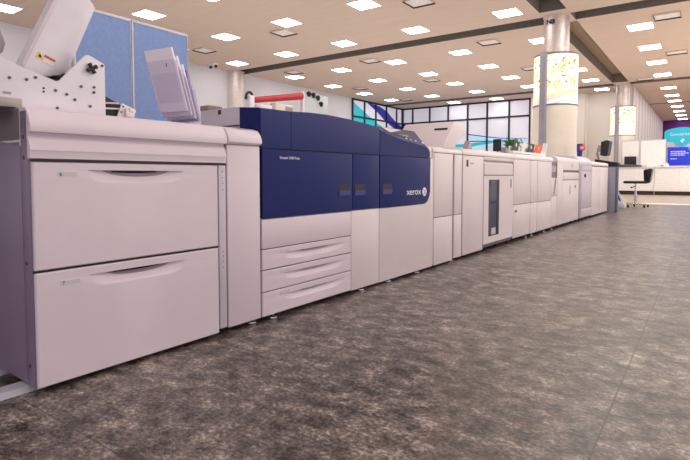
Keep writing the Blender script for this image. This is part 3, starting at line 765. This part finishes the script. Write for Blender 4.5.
# 7. finisher
t = unit('booklet_finisher', 'white round topped finisher with round badge, drawer and small door', 'finisher', 7.9, -.38)
base(t, 7.225, 8.64, 1.0)
bm = B(); panel(bm, 7.228, 7.56, .05, .985); link('side_strip', bm, W, t, 30)
bm = B(); panel(bm, 7.565, 8.64, .885, .985); up = link('upper_panel', bm, W, t, 30)
bm = B(); disc(bm, (0, 8.13, .962), .03, (1, 0, 0), .004, 18); link('badge', bm, M['lilacgrey'], up, 30)
bm = B(); panel(bm, 7.58, 8.635, .735, .85); link('drawer', bm, W, t, 30)
bm = B(); panel(bm, 7.565, 8.64, .05, .725); dd = link('door', bm, W, t, 30)
bm = B(); bx(bm, 0, .008, 8.0, 8.03, .5, .64, .002); link('handle', bm, M['lilacgrey'], dd, 0)
bm = B(); disc(bm, (0, 8.38, .618), .022, (1, 0, 0), .008, 12); link('lock', bm, M['screw'], dd, 0)
bm = B(); prism(bm, [(-.72, .985), (0, .985), (0, 1.03), (-.015, 1.065), (-.05, 1.085), (-.12, 1.1), (-.72, 1.12)], 'y', 7.226, 8.642, .003); link('top_cover', bm, W, t, 30)
for s in (7.5, 8.4): caster(t, s, -.06, .055)
# 8. lilac trimmer unit
t = unit('trimmer_module', 'lilac white cabinet with black round knob right of the badge finisher', 'machine module', 9.2, -.38)
base(t, 8.66, 9.73, 1.0)
bm = B(); panel(bm, 8.66, 8.86, .05, .985); link('side_strip', bm, M['lilacgrey'], t, 30)
splits(t, 8.865, 9.73, [.05, .215, .885, .985], M['lilac'])
bm = B(); disc(bm, (0, 9.1, .80), .03, (1, 0, 0), .02, 16); link('knob', bm, DK, t, 40, 'black round knob')
bm = B(); prism(bm, [(-.72, .985), (0, .985), (.002, 1.02), (-.03, 1.09), (-.1, 1.14), (-.3, 1.15), (-.72, 1.15)], 'y', 8.658, 9.732, .004); link('top_cover', bm, M['lilac'], t, 30)
for s in (8.72, 9.0, 9.5, 9.68): caster(t, s, -.06, .055)
# 9, 10 plain end cabinets
for s0, s1, lab in ((9.745, 10.53, 'plain white end cabinet, second from far end of machine line'), (10.545, 11.42, 'plain white end cabinet, last at far end of machine line')):
    t = unit('end_cabinet', lab, 'cabinet', (s0 + s1) / 2, -.38, group='plain end cabinets')
    base(t, s0, s1, .98)
    bm = B(); panel(bm, s0 + .002, s1 - .002, .04, .975); link('door', bm, W, t, 30)
    bm = B(); bx(bm, -.018, -.002, s0 + .03, s1 - .05, .978, .992); link('finger_gap', bm, DK, t, 0)
    bm = B(); prism(bm, [(-.72, .994), (.003, .994), (.004, 1.03), (-.02, 1.06), (-.08, 1.075), (-.72, 1.085)], 'y', s0, s1, .004); link('top_cover', bm, W, t, 30)
    for s in (s0 + .12, s1 - .1): caster(t, s, -.05, .055)

# ------------------------------------------------------------------ things on the paper cabinet
fd = unit('sheet_feeder', 'white metal sheet feeder with tall tilted chute on paper cabinet', 'feeder', .15, -.3, 1.05)
PLT = [(-.62, 1.47), (-.04, 1.229), (.03, 1.203), (.105, 1.18), (.15, 1.166), (.166, 1.172), (.266, 1.288), (.274, 1.292), (.286, 1.291), (.342, 1.268), (.347, 1.262), (.347, 1.05), (-.62, 1.05)]
for u in (-.132, -.55):
    bm = B(); prism(bm, PLT, 'x', u, u + .012, .0015); sp = link('side_plate', bm, M['metal'], fd, 25)
    if u < -.2: continue
    for s, z in ((-.012, 1.156), (.045, 1.158), (.076, 1.17), (.147, 1.131), (.189, 1.121), (.22, 1.104), (.152, 1.064), (.246, 1.16), (.281, 1.084), (.299, 1.164), (.298, 1.143), (.335, 1.258)):
        bm = B(); disc(bm, (-.1195, s, z), .0055, (1, 0, 0), .004, 10); link('screw', bm, M['screw'], sp, 30)
    for s, z in ((.104, 1.134), (.104, 1.121)):
        bm = B(); disc(bm, (-.1195, s, z), .004, (1, 0, 0), .001, 8); link('hole', bm, DK, sp, 0)
    bm = B(); bx(bm, -.1197, -.1185, -.035, -.008, 1.096, 1.105); link('marking', bm, M['lilacgrey'], sp, 0)
    c = Vector((-.112, .287, 1.238)); bm = B(); disc(bm, c - Vector((.008, 0, 0)), .009, (1, 0, 0), .018, 12)
    for k in range(4):
        a = k * PI / 2 + .5; e = c + Vector((.004, math.cos(a) * .022, math.sin(a) * .022)); tube(bm, [c + Vector((.004, 0, 0)), e], .006, 8, .009)
    link('star_knob', bm, DK, sp, 40, 'black four-lobed knob')
bm = B(); bx(bm, -.5, -.106, -.62, .024, 1.049, 1.083, .003); link('base_rail', bm, mat('grey_bar', (170, 160, 158), .45, .2), fd, 30)
bm = B(); bx(bm, -.53, -.14, -.5, .34, 1.05, 1.10, .002); link('base_tray', bm, M['metal'], fd, 30)
# chute
CH = [(.145, 1.19), (.06, 1.19), (.052, 1.215), (.06, 1.24), (.195, 1.535), (.235, 1.62), (.25, 1.63), (.275, 1.585), (.342, 1.525), (.348, 1.51), (.235, 1.24), (.215, 1.215), (.19, 1.205)]
bm = B(); prism(bm, CH, 'x', -.245, -.185, .006); chute = link('chute', bm, M['metal'], fd, 28, 'tall tilted sheet metal chute')
bm = B(); prism(bm, [(.062, 1.21), (.052, 1.225), (.205, 1.56), (.228, 1.6), (.238, 1.59), (.21, 1.535)], 'x', -.187, -.178, .003); link('rolled_edge', bm, M['shell'], chute, 28)
# warning label on the chute
def on_plate(s, z, u=-.1835): return (u, s, z)
k = .86
bm = B(); prism(bm, [(.105, 1.263), (.134, 1.255), (.121, 1.286)], 'x', -.1848, -.1835); wt = link('warning_triangle', bm, M['yellow'], chute, 0, 'yellow warning triangle')
bm = B(); prism(bm, [(.115, 1.265), (.127, 1.262), (.124, 1.274), (.120, 1.276)], 'x', -.184, -.182); link('warning_symbol', bm, DK, chute, 0)
bm = B(); prism(bm, [(.131, 1.247), (.171, 1.235), (.179, 1.261), (.139, 1.277)], 'x', -.1848, -.1835); lb = link('caution_label', bm, M['sticker'], chute, 0, 'white caution sticker with red heading')
bm = B(); prism(bm, [(.1365, 1.267), (.1765, 1.2525), (.179, 1.261), (.139, 1.277)], 'x', -.184, -.182); link('heading_bar', bm, M['orange'], chute, 0)
bm = B(); prism(bm, [(-.08, 1.36), (.03, 1.365), (.046, 1.319), (.036, 1.283), (.02, 1.27), (-.08, 1.27)], 'x', -.31, -.3, .003); link('paper_guide', bm, M['lilacgrey'], fd, 30)
# dark rollers in the notch
bm = B(); prism(bm, [(.10, 1.16), (.14, 1.18), (.2, 1.185), (.21, 1.205), (.24, 1.21), (.29, 1.235), (.26, 1.15)], 'x', -.5, -.16, .003); link('belt_plate', bm, DK, fd, 30)
bm = B(); tube(bm, [(-.53, .195, 1.19), (-.14, .195, 1.19)], .017, 14); tube(bm, [(-.53, .25, 1.205), (-.14, .25, 1.205)], .015, 14); link('roller', bm, DK, fd, 40)
# discharge end
bm = B()
prism(bm, [(.345, 1.135), (.36, 1.138), (.425, 1.108), (.415, 1.05), (.345, 1.05)], 'x', -.5, -.14, .003); ex = link('discharge_belt', bm, DK, fd, 30)
for z in (1.108, 1.085):
    bm = B(); tube(bm, [(-.135, .35, z), (-.135, .413, z + .004)], .004, 6); link('belt_rod', bm, M['steel'], ex, 40)
bm = B(); prism(bm, [(.40, 1.05), (.424, 1.115), (.49, 1.09), (.475, 1.05)], 'x', -.135, -.125, .002); br = link('end_bracket', bm, M['metal'], fd, 30)
bm = B(); bx(bm, -.125, -.105, .43, .455, 1.055, 1.09, .003); bx(bm, -.124, -.1, .443, .46, 1.077, 1.094, .003); link('sensor', bm, M['steel'], br, 30)
for s, z in ((.418, 1.075), (.47, 1.082), (.428, 1.1)):
    bm = B(); disc(bm, (-.125, s, z), .004, (1, 0, 0), .003, 8); link('screw', bm, M['screw'], br, 30)

# brochure holder seen from behind, tiers stepping down towards the machines
bh = unit('brochure_holder', 'clear lilac acrylic tiered leaflet holder on paper cabinet', 'brochure holder', .86, -.33, 1.05)
# local frame: w = width direction, n = facing direction, lean backwards
bw = Vector((.985, .174, 0)); bn = Vector((-.174, .985, 0)); lean = math.radians(19)
bu = (Vector((0, 0, 1)) * math.cos(lean) - bn * math.sin(lean)); bf = bn * math.cos(lean) + Vector((0, 0, 1)) * math.sin(lean)
O = Vector((-.33, .842, 1.06))
def slab(bm, w0, w1, h0, h1, f0, f1):
    vs = [bm.verts.new(O + bw * w + bu * h + bf * f) for f in (f0, f1) for h in (h0, h1) for w in (w0, w1)]
    for a in ((0, 1, 3, 2), (4, 6, 7, 5), (0, 4, 5, 1), (2, 3, 7, 6), (0, 2, 6, 4), (1, 5, 7, 3)): bm.faces.new([vs[i] for i in a])
    return bm
hw = .1
for i, (h0, h1, f0) in enumerate(((.07, .385, 0), (.04, .34, .022), (.02, .30, .044), (.0, .275, .066))):
    bm = B(); slab(bm, -hw, hw, h0, h1 - .05, f0, f0 + .003); slab(bm, -hw, hw, h0, h1 - .11, f0 + .018, f0 + .02)
    slab(bm, -hw, -hw + .003, h0, h1 - .06, f0, f0 + .02); slab(bm, hw - .003, hw, h0, h1 - .06, f0, f0 + .02); slab(bm, -hw, hw, h0, h0 + .003, f0, f0 + .02)
    link('pocket', bm, M['acrylic'], bh, 0, 'clear acrylic pocket')
bm = B(); slab(bm, -hw, hw, -.012, .0, .0, .09)
for v in bm.verts: v.co.z = max(v.co.z, 1.051)
link('foot_plate', bm, M['acrylic'], bh, 0)
for i, (h0, h1, f0, m) in enumerate(((.075, .39, .005, M['paper']), (.045, .345, .027, M['paper']), (.025, .30, .049, M['paper']), (.006, .27, .071, M['paperpur']))):
    lab = ['white leaflets in the tallest rear pocket of the acrylic holder', 'white leaflets in second tier of the acrylic holder', 'white leaflets in third tier of the acrylic holder', 'purple leaflets in lowest front tier of the acrylic holder'][i]
    t = unit('leaflet_stack', lab, 'leaflets', .86, -.33, 1.06 + .01 * i, group='leaflets in the acrylic holder')
    bm = B(); slab(bm, -hw + .008, hw - .008, h0, h1, f0, f0 + .011); lf = link('sheets', bm, m, t, 0)
    if i == 0:
        bm = B(); slab(bm, -hw + .018, hw - .018, .12, .27, f0 - .0008, f0); link('back_figure', bm, M['paperfig'], lf, 0)
        bm = B(); slab(bm, .03, .037, .30, .318, f0 - .0008, f0); link('back_mark', bm, M['ink'], lf, 0)

# ------------------------------------------------------------------ small things on the far machines
t = unit('red_sign', 'blue and red round sign card standing on far machine', 'sign', 9.2, -.33, 1.15)
SU0, SU1 = -.225, -.077
bm = B(); bx(bm, SU0, SU0 + .10, 9.5, 9.508, 1.235, 1.395, .002); bx(bm, SU0 + .005, SU0 + .09, 9.503, 9.512, 1.155, 1.25); link('card', bm, M['signblue'], t, 0)
bm = B(); disc(bm, (SU0 + .097, 9.499, 1.318), .056, (0, -1, 0), .006, 28); rd = link('red_disc', bm, M['signred'], t, 30)
bm = B(); bx(bm, SU0 + .06, SU0 + .135, 9.488, 9.4935, 1.322, 1.338); bx(bm, SU0 + .065, SU0 + .13, 9.488, 9.4935, 1.298, 1.31); link('white_bars', bm, M['whitetext'], rd, 0)
bm = B(); bx(bm, SU0, SU1, 9.46, 9.56, 1.152, 1.16, .002); link('stand_foot', bm, M['whitetext'], t, 0)
# slanted print display
t = unit('display_rack', 'white slanted print display rack standing on the machine line', 'display rack', 6.3, -.13, 1.082)
bm = B(); prism(bm, [(5.5, 1.082), (6.96, 1.082), (7.04, 1.276), (7.0, 1.276), (6.93, 1.11), (5.5, 1.11)], 'x', -.16, -.10, .003); link('tray', bm, M['whitetext'], t, 30)
bm = B(); bx(bm, -.16, -.15, 5.5, 6.95, 1.10, 1.17, .002); link('back_rest', bm, M['whitetext'], t, 30)
for i, (s0, s1, m, lab) in enumerate(((5.5, 5.72, M['darkprint'], 'black and white print card at left end of slanted rack'), (5.86, 6.0, M['creamprint'], 'cream slanted print card, second from left on rack'), (6.1, 6.36, M['darkprint'], 'dark green print card beside orange one on rack'), (6.42, 6.74, M['orangeprint'], 'bright orange print card at right end of slanted rack'))):
    c = unit('print_card', lab, 'print card', (s0 + s1) / 2, -.11, 1.113, group='print cards on the slanted rack')
    bm = B(); prism(bm, [(s0, 1.113), (s1, 1.113), (s1 + .09, 1.232), (s0 + .09, 1.232)], 'x', -.118, -.114); pc = link('card', bm, m, c, 0)
    bm = B(); disc(bm, (-.114, (s0 + s1) / 2 + .05, 1.185), .025, (1, 0, 0), .001, 12); link('printed_motif', bm, M['creamprint'] if i != 3 else M['yellow'], pc, 0)
# fern
t = unit('potted_fern', 'small green potted fern behind top edge of machines', 'plant', 6.3, -.39, 1.076)
bm = B(); lathe(bm, [(.05, 1.075), (.065, 1.105), (.07, 1.105), (.062, 1.1), (.0, 1.098)], -.39, 6.3, 16); link('pot', bm, M['pot'], t, 40)
bm = B()
for k in range(70):
    a = random.uniform(0, 2 * PI); l = random.uniform(.14, .34); h = random.uniform(.02, .19); w = random.uniform(.012, .022)
    p0 = Vector((-.39, 6.3, 1.10)); d = Vector((math.cos(a) * .5, math.sin(a), 0)); sd = Vector((-d.y, d.x, 0)).normalized() * w
    prev = None
    for j in range(5):
        q = j / 4; p = p0 + d * l * q + Vector((0, 0, h * math.sin(q * 2.4) * 1.2)); ww = sd * (math.sin(PI * min(1, q + .12)) + .05)
        cur = (bm.verts.new(p + ww), bm.verts.new(p - ww))
        if prev: bm.faces.new((prev[0], prev[1], cur[1], cur[0]))
        prev = cur
link('fronds', bm, M['leaf'], t, 0)
t = unit('desktop_monitor', 'black monitor seen behind the stacker module top', 'monitor', 5.6, -.39, 1.074)
bm = B(); bx(bm, -.395, -.29, 5.60, 5.62, 1.11, 1.265, .005); link('screen', bm, M['screen'], t, 30)
bm = B(); bx(bm, -.35, -.335, 5.62, 5.64, 1.08, 1.2, .003); bx(bm, -.39, -.30, 5.58, 5.68, 1.074, 1.084, .003); link('stand', bm, DK, t, 30)
t = unit('tape_dispenser', 'small grey dispenser on stacker top left of black monitor', 'dispenser', 4.63, -.32, 1.068)
bm = B(); prism(bm, [(4.56, 1.068), (4.70, 1.068), (4.69, 1.11), (4.665, 1.18), (4.635, 1.19), (4.62, 1.17), (4.58, 1.11)], 'x', -.36, -.3, .006); link('case', bm, M['lilacgrey'], t, 30)
t = unit('desk_phone', 'small grey and white object right of black monitor', 'phone', 5.85, -.32, 1.075)
bm = B(); prism(bm, [(5.78, 1.075), (5.93, 1.075), (5.92, 1.11), (5.84, 1.17), (5.8, 1.17)], 'x', -.37, -.29, .006); link('handset_base', bm, M['lilacgrey'], t, 30)

# blue fabric partitions behind the cabinet
for i, (y0, y1, lab) in enumerate(((1.98, 2.452, 'blue fabric partition panel, left one behind sheet feeder'), (2.46, 3.02, 'blue fabric partition panel, right one behind leaflet holder'))):
    t = thing('partition_panel', lab, 'partition', (-3.96, (y0 + y1) / 2, 0), group='blue partition panels')
    bm = B(); bx(bm, -3.985, -3.945, y0 + .012, y1 - .005, .05, 2.077); link('fabric', bm, M['fabric'], t, 0)
    bm = B(); bx(bm, -3.99, -3.94, y0, y1, 2.075, 2.1, .003); bx(bm, -3.99, -3.94, y0, y0 + .014, 0, 2.08, .003); bx(bm, -3.99, -3.94, y1 - .006, y1, 0, 2.08, .002); bx(bm, -3.995, -3.935, y0, y1, 0, .05, .004); link('frame', bm, M['frame'], t, 30)

# ------------------------------------------------------------------ service desk, chair, reception
t = thing('service_desk', 'standing service desk with lilac end panel and black top', 'desk', (-1.7, 12.9, 0))
bm = B(); bx(bm, -2.3, -1.62, 12.42, 12.47, 0, 1.0, .004); link('end_panel', bm, M['deskgrey'], t, 30, 'lilac grey end panel')
bm = B(); bx(bm, -1.65, -1.595, 12.41, 12.48, 0, 1.0, .006); link('edge_post', bm, M['deskedge'], t, 30)
bm = B(); prism(bm, [(-2.4, 12.4), (-1.6, 12.4), (-1.3, 13.0), (-1.3, 13.9), (-2.4, 13.9)], 'z', 1.0, 1.045, .005); link('worktop', bm, M['vinyl'], t, 30, 'black worktop')
bm = B(); bx(bm, -2.3, -2.0, 13.8, 13.85, 0, 1.0, .004); bx(bm, -2.35, -2.3, 12.42, 13.85, 0, 1.0, .004); link('rear_panel', bm, M['deskgrey'], t, 30)
t = thing('document_tray', 'black wedge shaped tray on service desk under monitor', 'tray', (-1.85, 12.75, 1.045))
bm = B(); prism(bm, [(-2.1, 1.047), (-1.64, 1.047), (-1.63, 1.085), (-2.1, 1.17)], 'y', 12.6, 12.95, .006); link('wedge', bm, DK, t, 30)
t = thing('arm_monitor', 'black monitor on curved beige arm seen edge on', 'monitor', (-2.05, 13.0, 1.045))
bm = B(); tube(bm, [(-2.08, 13.05, 1.06), (-2.1, 13.05, 1.2), (-2.13, 13.05, 1.32), (-2.12, 13.05, 1.42), (-2.05, 13.05, 1.46)], .026, 10); link('arm', bm, M['beigearm'], t, 40)
bm = B(); bx(bm, -2.11, -2.04, 13.02, 13.08, 1.35, 1.5, .008); link('mount', bm, M['beigearm'], t, 30)
bm = B(); bx(bm, -2.16, -2.0, 12.97, 13.13, 1.047, 1.066, .006); link('arm_foot', bm, M['beigearm'], t, 30)
bm = B(); prism(bm, [(-2.03, 1.27), (-1.98, 1.25), (-1.90, 1.26), (-1.86, 1.59), (-1.9, 1.61), (-2.02, 1.57)], 'y', 12.85, 13.3, .01); hb = link('housing', bm, M['screen'], t, 30)
bm = B(); bx(bm, -1.9, -1.885, 12.87, 13.28, 1.27, 1.58, .002)
bmesh.ops.rotate(bm, cent=(-1.88, 13, 1.27), matrix=Matrix.Rotation(math.radians(7), 3, 'Y'), verts=bm.verts); link('screen', bm, DK, hb, 0)
t = thing('leaning_board', 'white and blue board leaning under the service desk', 'board', (-1.75, 14.3, 0))
bm = B(); prism(bm, [(-1.88, .12), (-1.70, .12), (-1.86, .5), (-1.98, .5)], 'y', 14.28, 14.32, .004); bd = link('board', bm, M['whitetext'], t, 30)
bm = B(); prism(bm, [(-1.80, .17), (-1.76, .17), (-1.87, .42), (-1.905, .42)], 'y', 14.275, 14.281); link('blue_stripe', bm, M['signblue'], bd, 0)
bm = B(); bx(bm, -2.0, -1.66, 14.15, 14.42, 0, .12, .008); link('foot_block', bm, M['whitetext'], t, 30)

ch = thing('office_chair', 'black low-backed swivel chair with chrome star base by desk', 'chair', (-1.5, 14.8, 0))
bm = B(); bx(bm, -1.76, -1.24, 14.56, 15.04, .60, .665, .026, 3); link('seat', bm, M['vinyl'], ch, 40)
bm = B(); prism(bm, [(-1.31, .66), (-1.22, .61), (-1.185, .64), (-1.155, .80), (-1.13, .955), (-1.165, .975), (-1.31, .95), (-1.325, .9)], 'y', 14.58, 15.02, .02); link('backrest', bm, M['vinyl'], ch, 35)
bm = B(); tube(bm, [(-1.5, 14.8, .07), (-1.5, 14.8, .34)], .034, 14); tube(bm, [(-1.5, 14.8, .34), (-1.5, 14.8, .60)], .024, 14); link('pole', bm, M['chrome'], ch, 40)
bm = B(); tube(bm, [(-1.5, 14.8, .535), (-1.58, 14.76, .50)], .011, 8); disc(bm, (-1.58, 14.76, .50), .02, (-1, 0, 0), .03, 10); link('lever', bm, DK, ch, 40)
bm = B()
ends = []
for k in range(5):
    a = k * 2 * PI / 5 + 3.0; e = Vector((-1.5 + .30 * math.cos(a), 14.8 + .30 * math.sin(a), .07)); ends.append(e)
    tube(bm, [(-1.5, 14.8, .10), e], .024, 8, .014)
link('star_base', bm, M['chrome'], ch, 40)
for e in ends:
    bm = B(); tube(bm, [(e.x - .02, e.y, .033), (e.x + .02, e.y, .033)], .033, 12); bx(bm, e.x - .012, e.x + .012, e.y - .015, e.y + .015, .04, .075, .003); link('caster', bm, DK, ch, 40)

def counter_unit(x0, x1, lab, n):
    t = thing('reception_counter', lab, 'counter', ((x0 + x1) / 2, 24.6, 0), group='white reception counters')
    bm = B(); bx(bm, x0, x1, 24.36, 24.77, .16, 1.12, .006); link('cabinet', bm, M['counter'], t, 0)
    bm = B(); bx(bm, x0 + .02, x1 - .02, 24.42, 24.76, .0, .16); link('toe_kick', bm, M['toe'], t, 0)
    w = (x1 - x0) / n
    for k in range(n):
        bm = B(); bx(bm, x0 + w * k + .012, x0 + w * (k + 1) - .012, 24.34, 24.362, .17, 1.1, .003); link('door', bm, M['tile'], t, 0)
    bm = B(); bx(bm, x0 - .005, x1 + .0, 24.28, 24.775, 1.125, 1.175, .006); link('top', bm, M['whitetext'], t, 30)
counter_unit(-3.25, -1.83, 'white reception counter, left unit below the dark laptop screen', 2)
counter_unit(-1.82, 1.6, 'white reception counter, right unit below the blue poster', 4)
for x0, x1, lab in ((-3.08, -2.40, 'white patterned divider screen on counter, left one beside lit column'), (-2.38, -1.45, 'white patterned divider screen on counter, right one beside blue poster')):
    t = thing('divider_screen', lab, 'divider', ((x0 + x1) / 2, 24.735, 1.178), group='white divider screens')
    bm = B(); bx(bm, x0 + .02, x1 - .02, 24.72, 24.75, 1.2, 2.27); link('panel', bm, M['tile'], t, 0)
    bm = B(); bx(bm, x0, x0 + .03, 24.71, 24.76, 1.178, 2.29, .003); bx(bm, x1 - .03, x1, 24.71, 24.76, 1.178, 2.29, .003); bx(bm, x0, x1, 24.71, 24.76, 2.26, 2.30, .003); bx(bm, x0, x1, 24.71, 24.76, 1.178, 1.2, .003); link('frame', bm, M['frame'], t, 0)
t = thing('laptop', 'dark computer screen standing open on the white counter', 'computer', (-2.7, 24.6, 1.175))
bm = B(); bx(bm, -2.95, -2.5, 24.58, 24.605, 1.26, 1.61, .008); link('screen', bm, M['screen'], t, 30)
bm = B(); bx(bm, -2.76, -2.68, 24.605, 24.64, 1.18, 1.4, .004); bx(bm, -2.85, -2.6, 24.53, 24.69, 1.176, 1.192, .004); link('stand', bm, DK, t, 30)
t = thing('keyboard', 'pale keyboard lying on counter right of dark computer screen', 'keyboard', (-2.35, 24.45, 1.175))
bm = B(); prism(bm, [(24.36, 1.176), (24.52, 1.176), (24.52, 1.205), (24.36, 1.19)], 'x', -2.6, -2.1, .003); kb = link('case', bm, M['lilac'], t, 30)
bm = B()
for r in range(4):
    for q in range(13): bx(bm, -2.58 + q * .036, -2.55 + q * .036, 24.372 + r * .035, 24.4 + r * .035, 1.192 + r * .003, 1.204 + r * .003)
link('keys', bm, M['seam'], kb, 0)['kind'] = 'stuff'
t = thing('telephone', 'small white telephone on counter left of blue poster', 'telephone', (-1.48, 24.5, 1.175))
bm = B(); prism(bm, [(-1.6, 1.176), (-1.33, 1.176), (-1.34, 1.27), (-1.4, 1.33), (-1.5, 1.33), (-1.6, 1.22)], 'y', 24.42, 24.62, .012); link('base', bm, M['whitetext'], t, 30)
bm = B(); bx(bm, -1.61, -1.52, 24.40, 24.43, 1.18, 1.215, .008); link('handset', bm, DK, t, 30)

# sign stand
t = thing('display_sign', 'teal headed display stand with large blue poster on counter', 'sign', (-.93, 25.2, 0))
bm = B(); bx(bm, -1.46, -.36, 25.2, 25.24, 0, 2.32, .003); link('back_board', bm, M['greyboard'], t, 0)
bm = B(); n = 26; top = []; bot = []
for i in range(n + 1):
    x = -1.56 + 1.26 * i / n; q = (x + .93) / .63
    top.append((x, 2.66 + .13 * (1 - q * q) if abs(q) < .99 else 2.62)); bot.append((x, 2.22 - (.20 * math.cos(q / .55 * PI / 2) if abs(q) < .55 else 0)))
prism(bm, bot + list(reversed(top)), 'y', 25.155, 25.195); hdr = link('header', bm, M['posterteal'], t, 0, 'teal header with scalloped lower edge')
text('header_lettering', 'Connected Solutions', .15, (-1.36, 25.15, 2.46), (1, 0, 0), (0, 0, 1), M['whitetext'], hdr, xscale=.72)
bm = B(); tube(bm, [(-.98, 25.15, 2.2), (-.9, 25.15, 2.3), (-.86, 25.15, 2.26), (-.94, 25.15, 2.17)], .03, 8); link('emblem', bm, M['whitetext'], hdr, 0)
bm = B(); bx(bm, -1.42, -.42, 25.16, 25.195, 1.24, 1.98, .003); po = link('poster', bm, M['posterblue'], t, 0, 'bright blue poster')
bm = B(); prism(bm, [(-.75, 1.98), (-.42, 1.98), (-.42, 1.55), (-.62, 1.75)], 'y', 25.155, 25.16); link('poster_light', bm, M['posterlight'], po, 0)
for k, (z, l) in enumerate(((1.78, .5), (1.71, .62), (1.63, .48), (1.48, .18))):
    bm = B(); x = -1.32
    while x < -1.32 + l:
        w = random.uniform(.03, .09); bx(bm, x, x + w, 25.152, 25.159, z, z + .032); x += w + .018
    link('text_line', bm, M['whitetext'], po, 0)

# ------------------------------------------------------------------ added fill lamps out of sight, ambient fill through the unbuilt sides
def area(x, y, z, sx, sy, e, col, rx=0, ry=0):
    l = bpy.data.lights.new('area', 'AREA'); l.shape = 'RECTANGLE'; l.size = sx; l.size_y = sy; l.energy = e; l.color = col
    o = bpy.data.objects.new('fill_lamp', l); C.objects.link(o); o.location = (x, y, z); o.rotation_euler = (rx, ry, 0)
    return o
for x in (-1.6, .9, 3.4, 5.9):
    for y in (-2.6, 0, 2.6, 5.2, 7.7, 10.2, 12.8): area(x, y, CZ - .02, .6, .6, 24 if y > 4 else 14, (1, .97, .95))  # unseen ceiling-height fill, added to light the machine line
for x in (.9, 3.4, 5.9):
    for y in (15.9, 18.6, 21.2, 23.9, 27.6, 31.5, 36.5, 41.5): area(x, y, CZ - .02, .8, .8, 56 if y < 23 else 40, (1, .96, .92))  # unseen ceiling-height fill, added to brighten the reception area
for x in (1.2, 4.2, 7.2):
    for y in (3, 8, 13, 18, 23): area(x, y, .25, 1.6, 2.4, 48, (1, .9, .78), rx=PI)  # unseen upward fill near the floor, added to brighten the ceiling
for x in (-5.2, -8.2, -11.2):
    for y in (3.5, 8, 12.5, 17, 21.5): area(x, y, .25, 1.6, 2.4, 33, (1, .93, .88), rx=PI)  # more added upward fill, hidden behind the machines
w = bpy.data.worlds.new('World'); bpy.context.scene.world = w; w.use_nodes = True
w.node_tree.nodes['Background'].inputs['Color'].default_value = (.97, .94, .98, 1); w.node_tree.nodes['Background'].inputs['Strength'].default_value = .9

# ------------------------------------------------------------------ camera
cam = bpy.data.cameras.new('camera'); co = bpy.data.objects.new('camera', cam); C.objects.link(co)
cam.sensor_fit = 'HORIZONTAL'; cam.sensor_width = 36; cam.lens = 508.15 / 690 * 36; cam.shift_y = -29.29 / 690
co.location = (0, 0, .8); co.rotation_euler = (PI / 2 - .04937, 0, .6208)
cam.clip_end = 200
bpy.context.scene.camera = co
sc_ = bpy.context.scene
sc_.view_settings.view_transform = 'Standard'; sc_.view_settings.look = 'None'; sc_.view_settings.exposure = -0.03
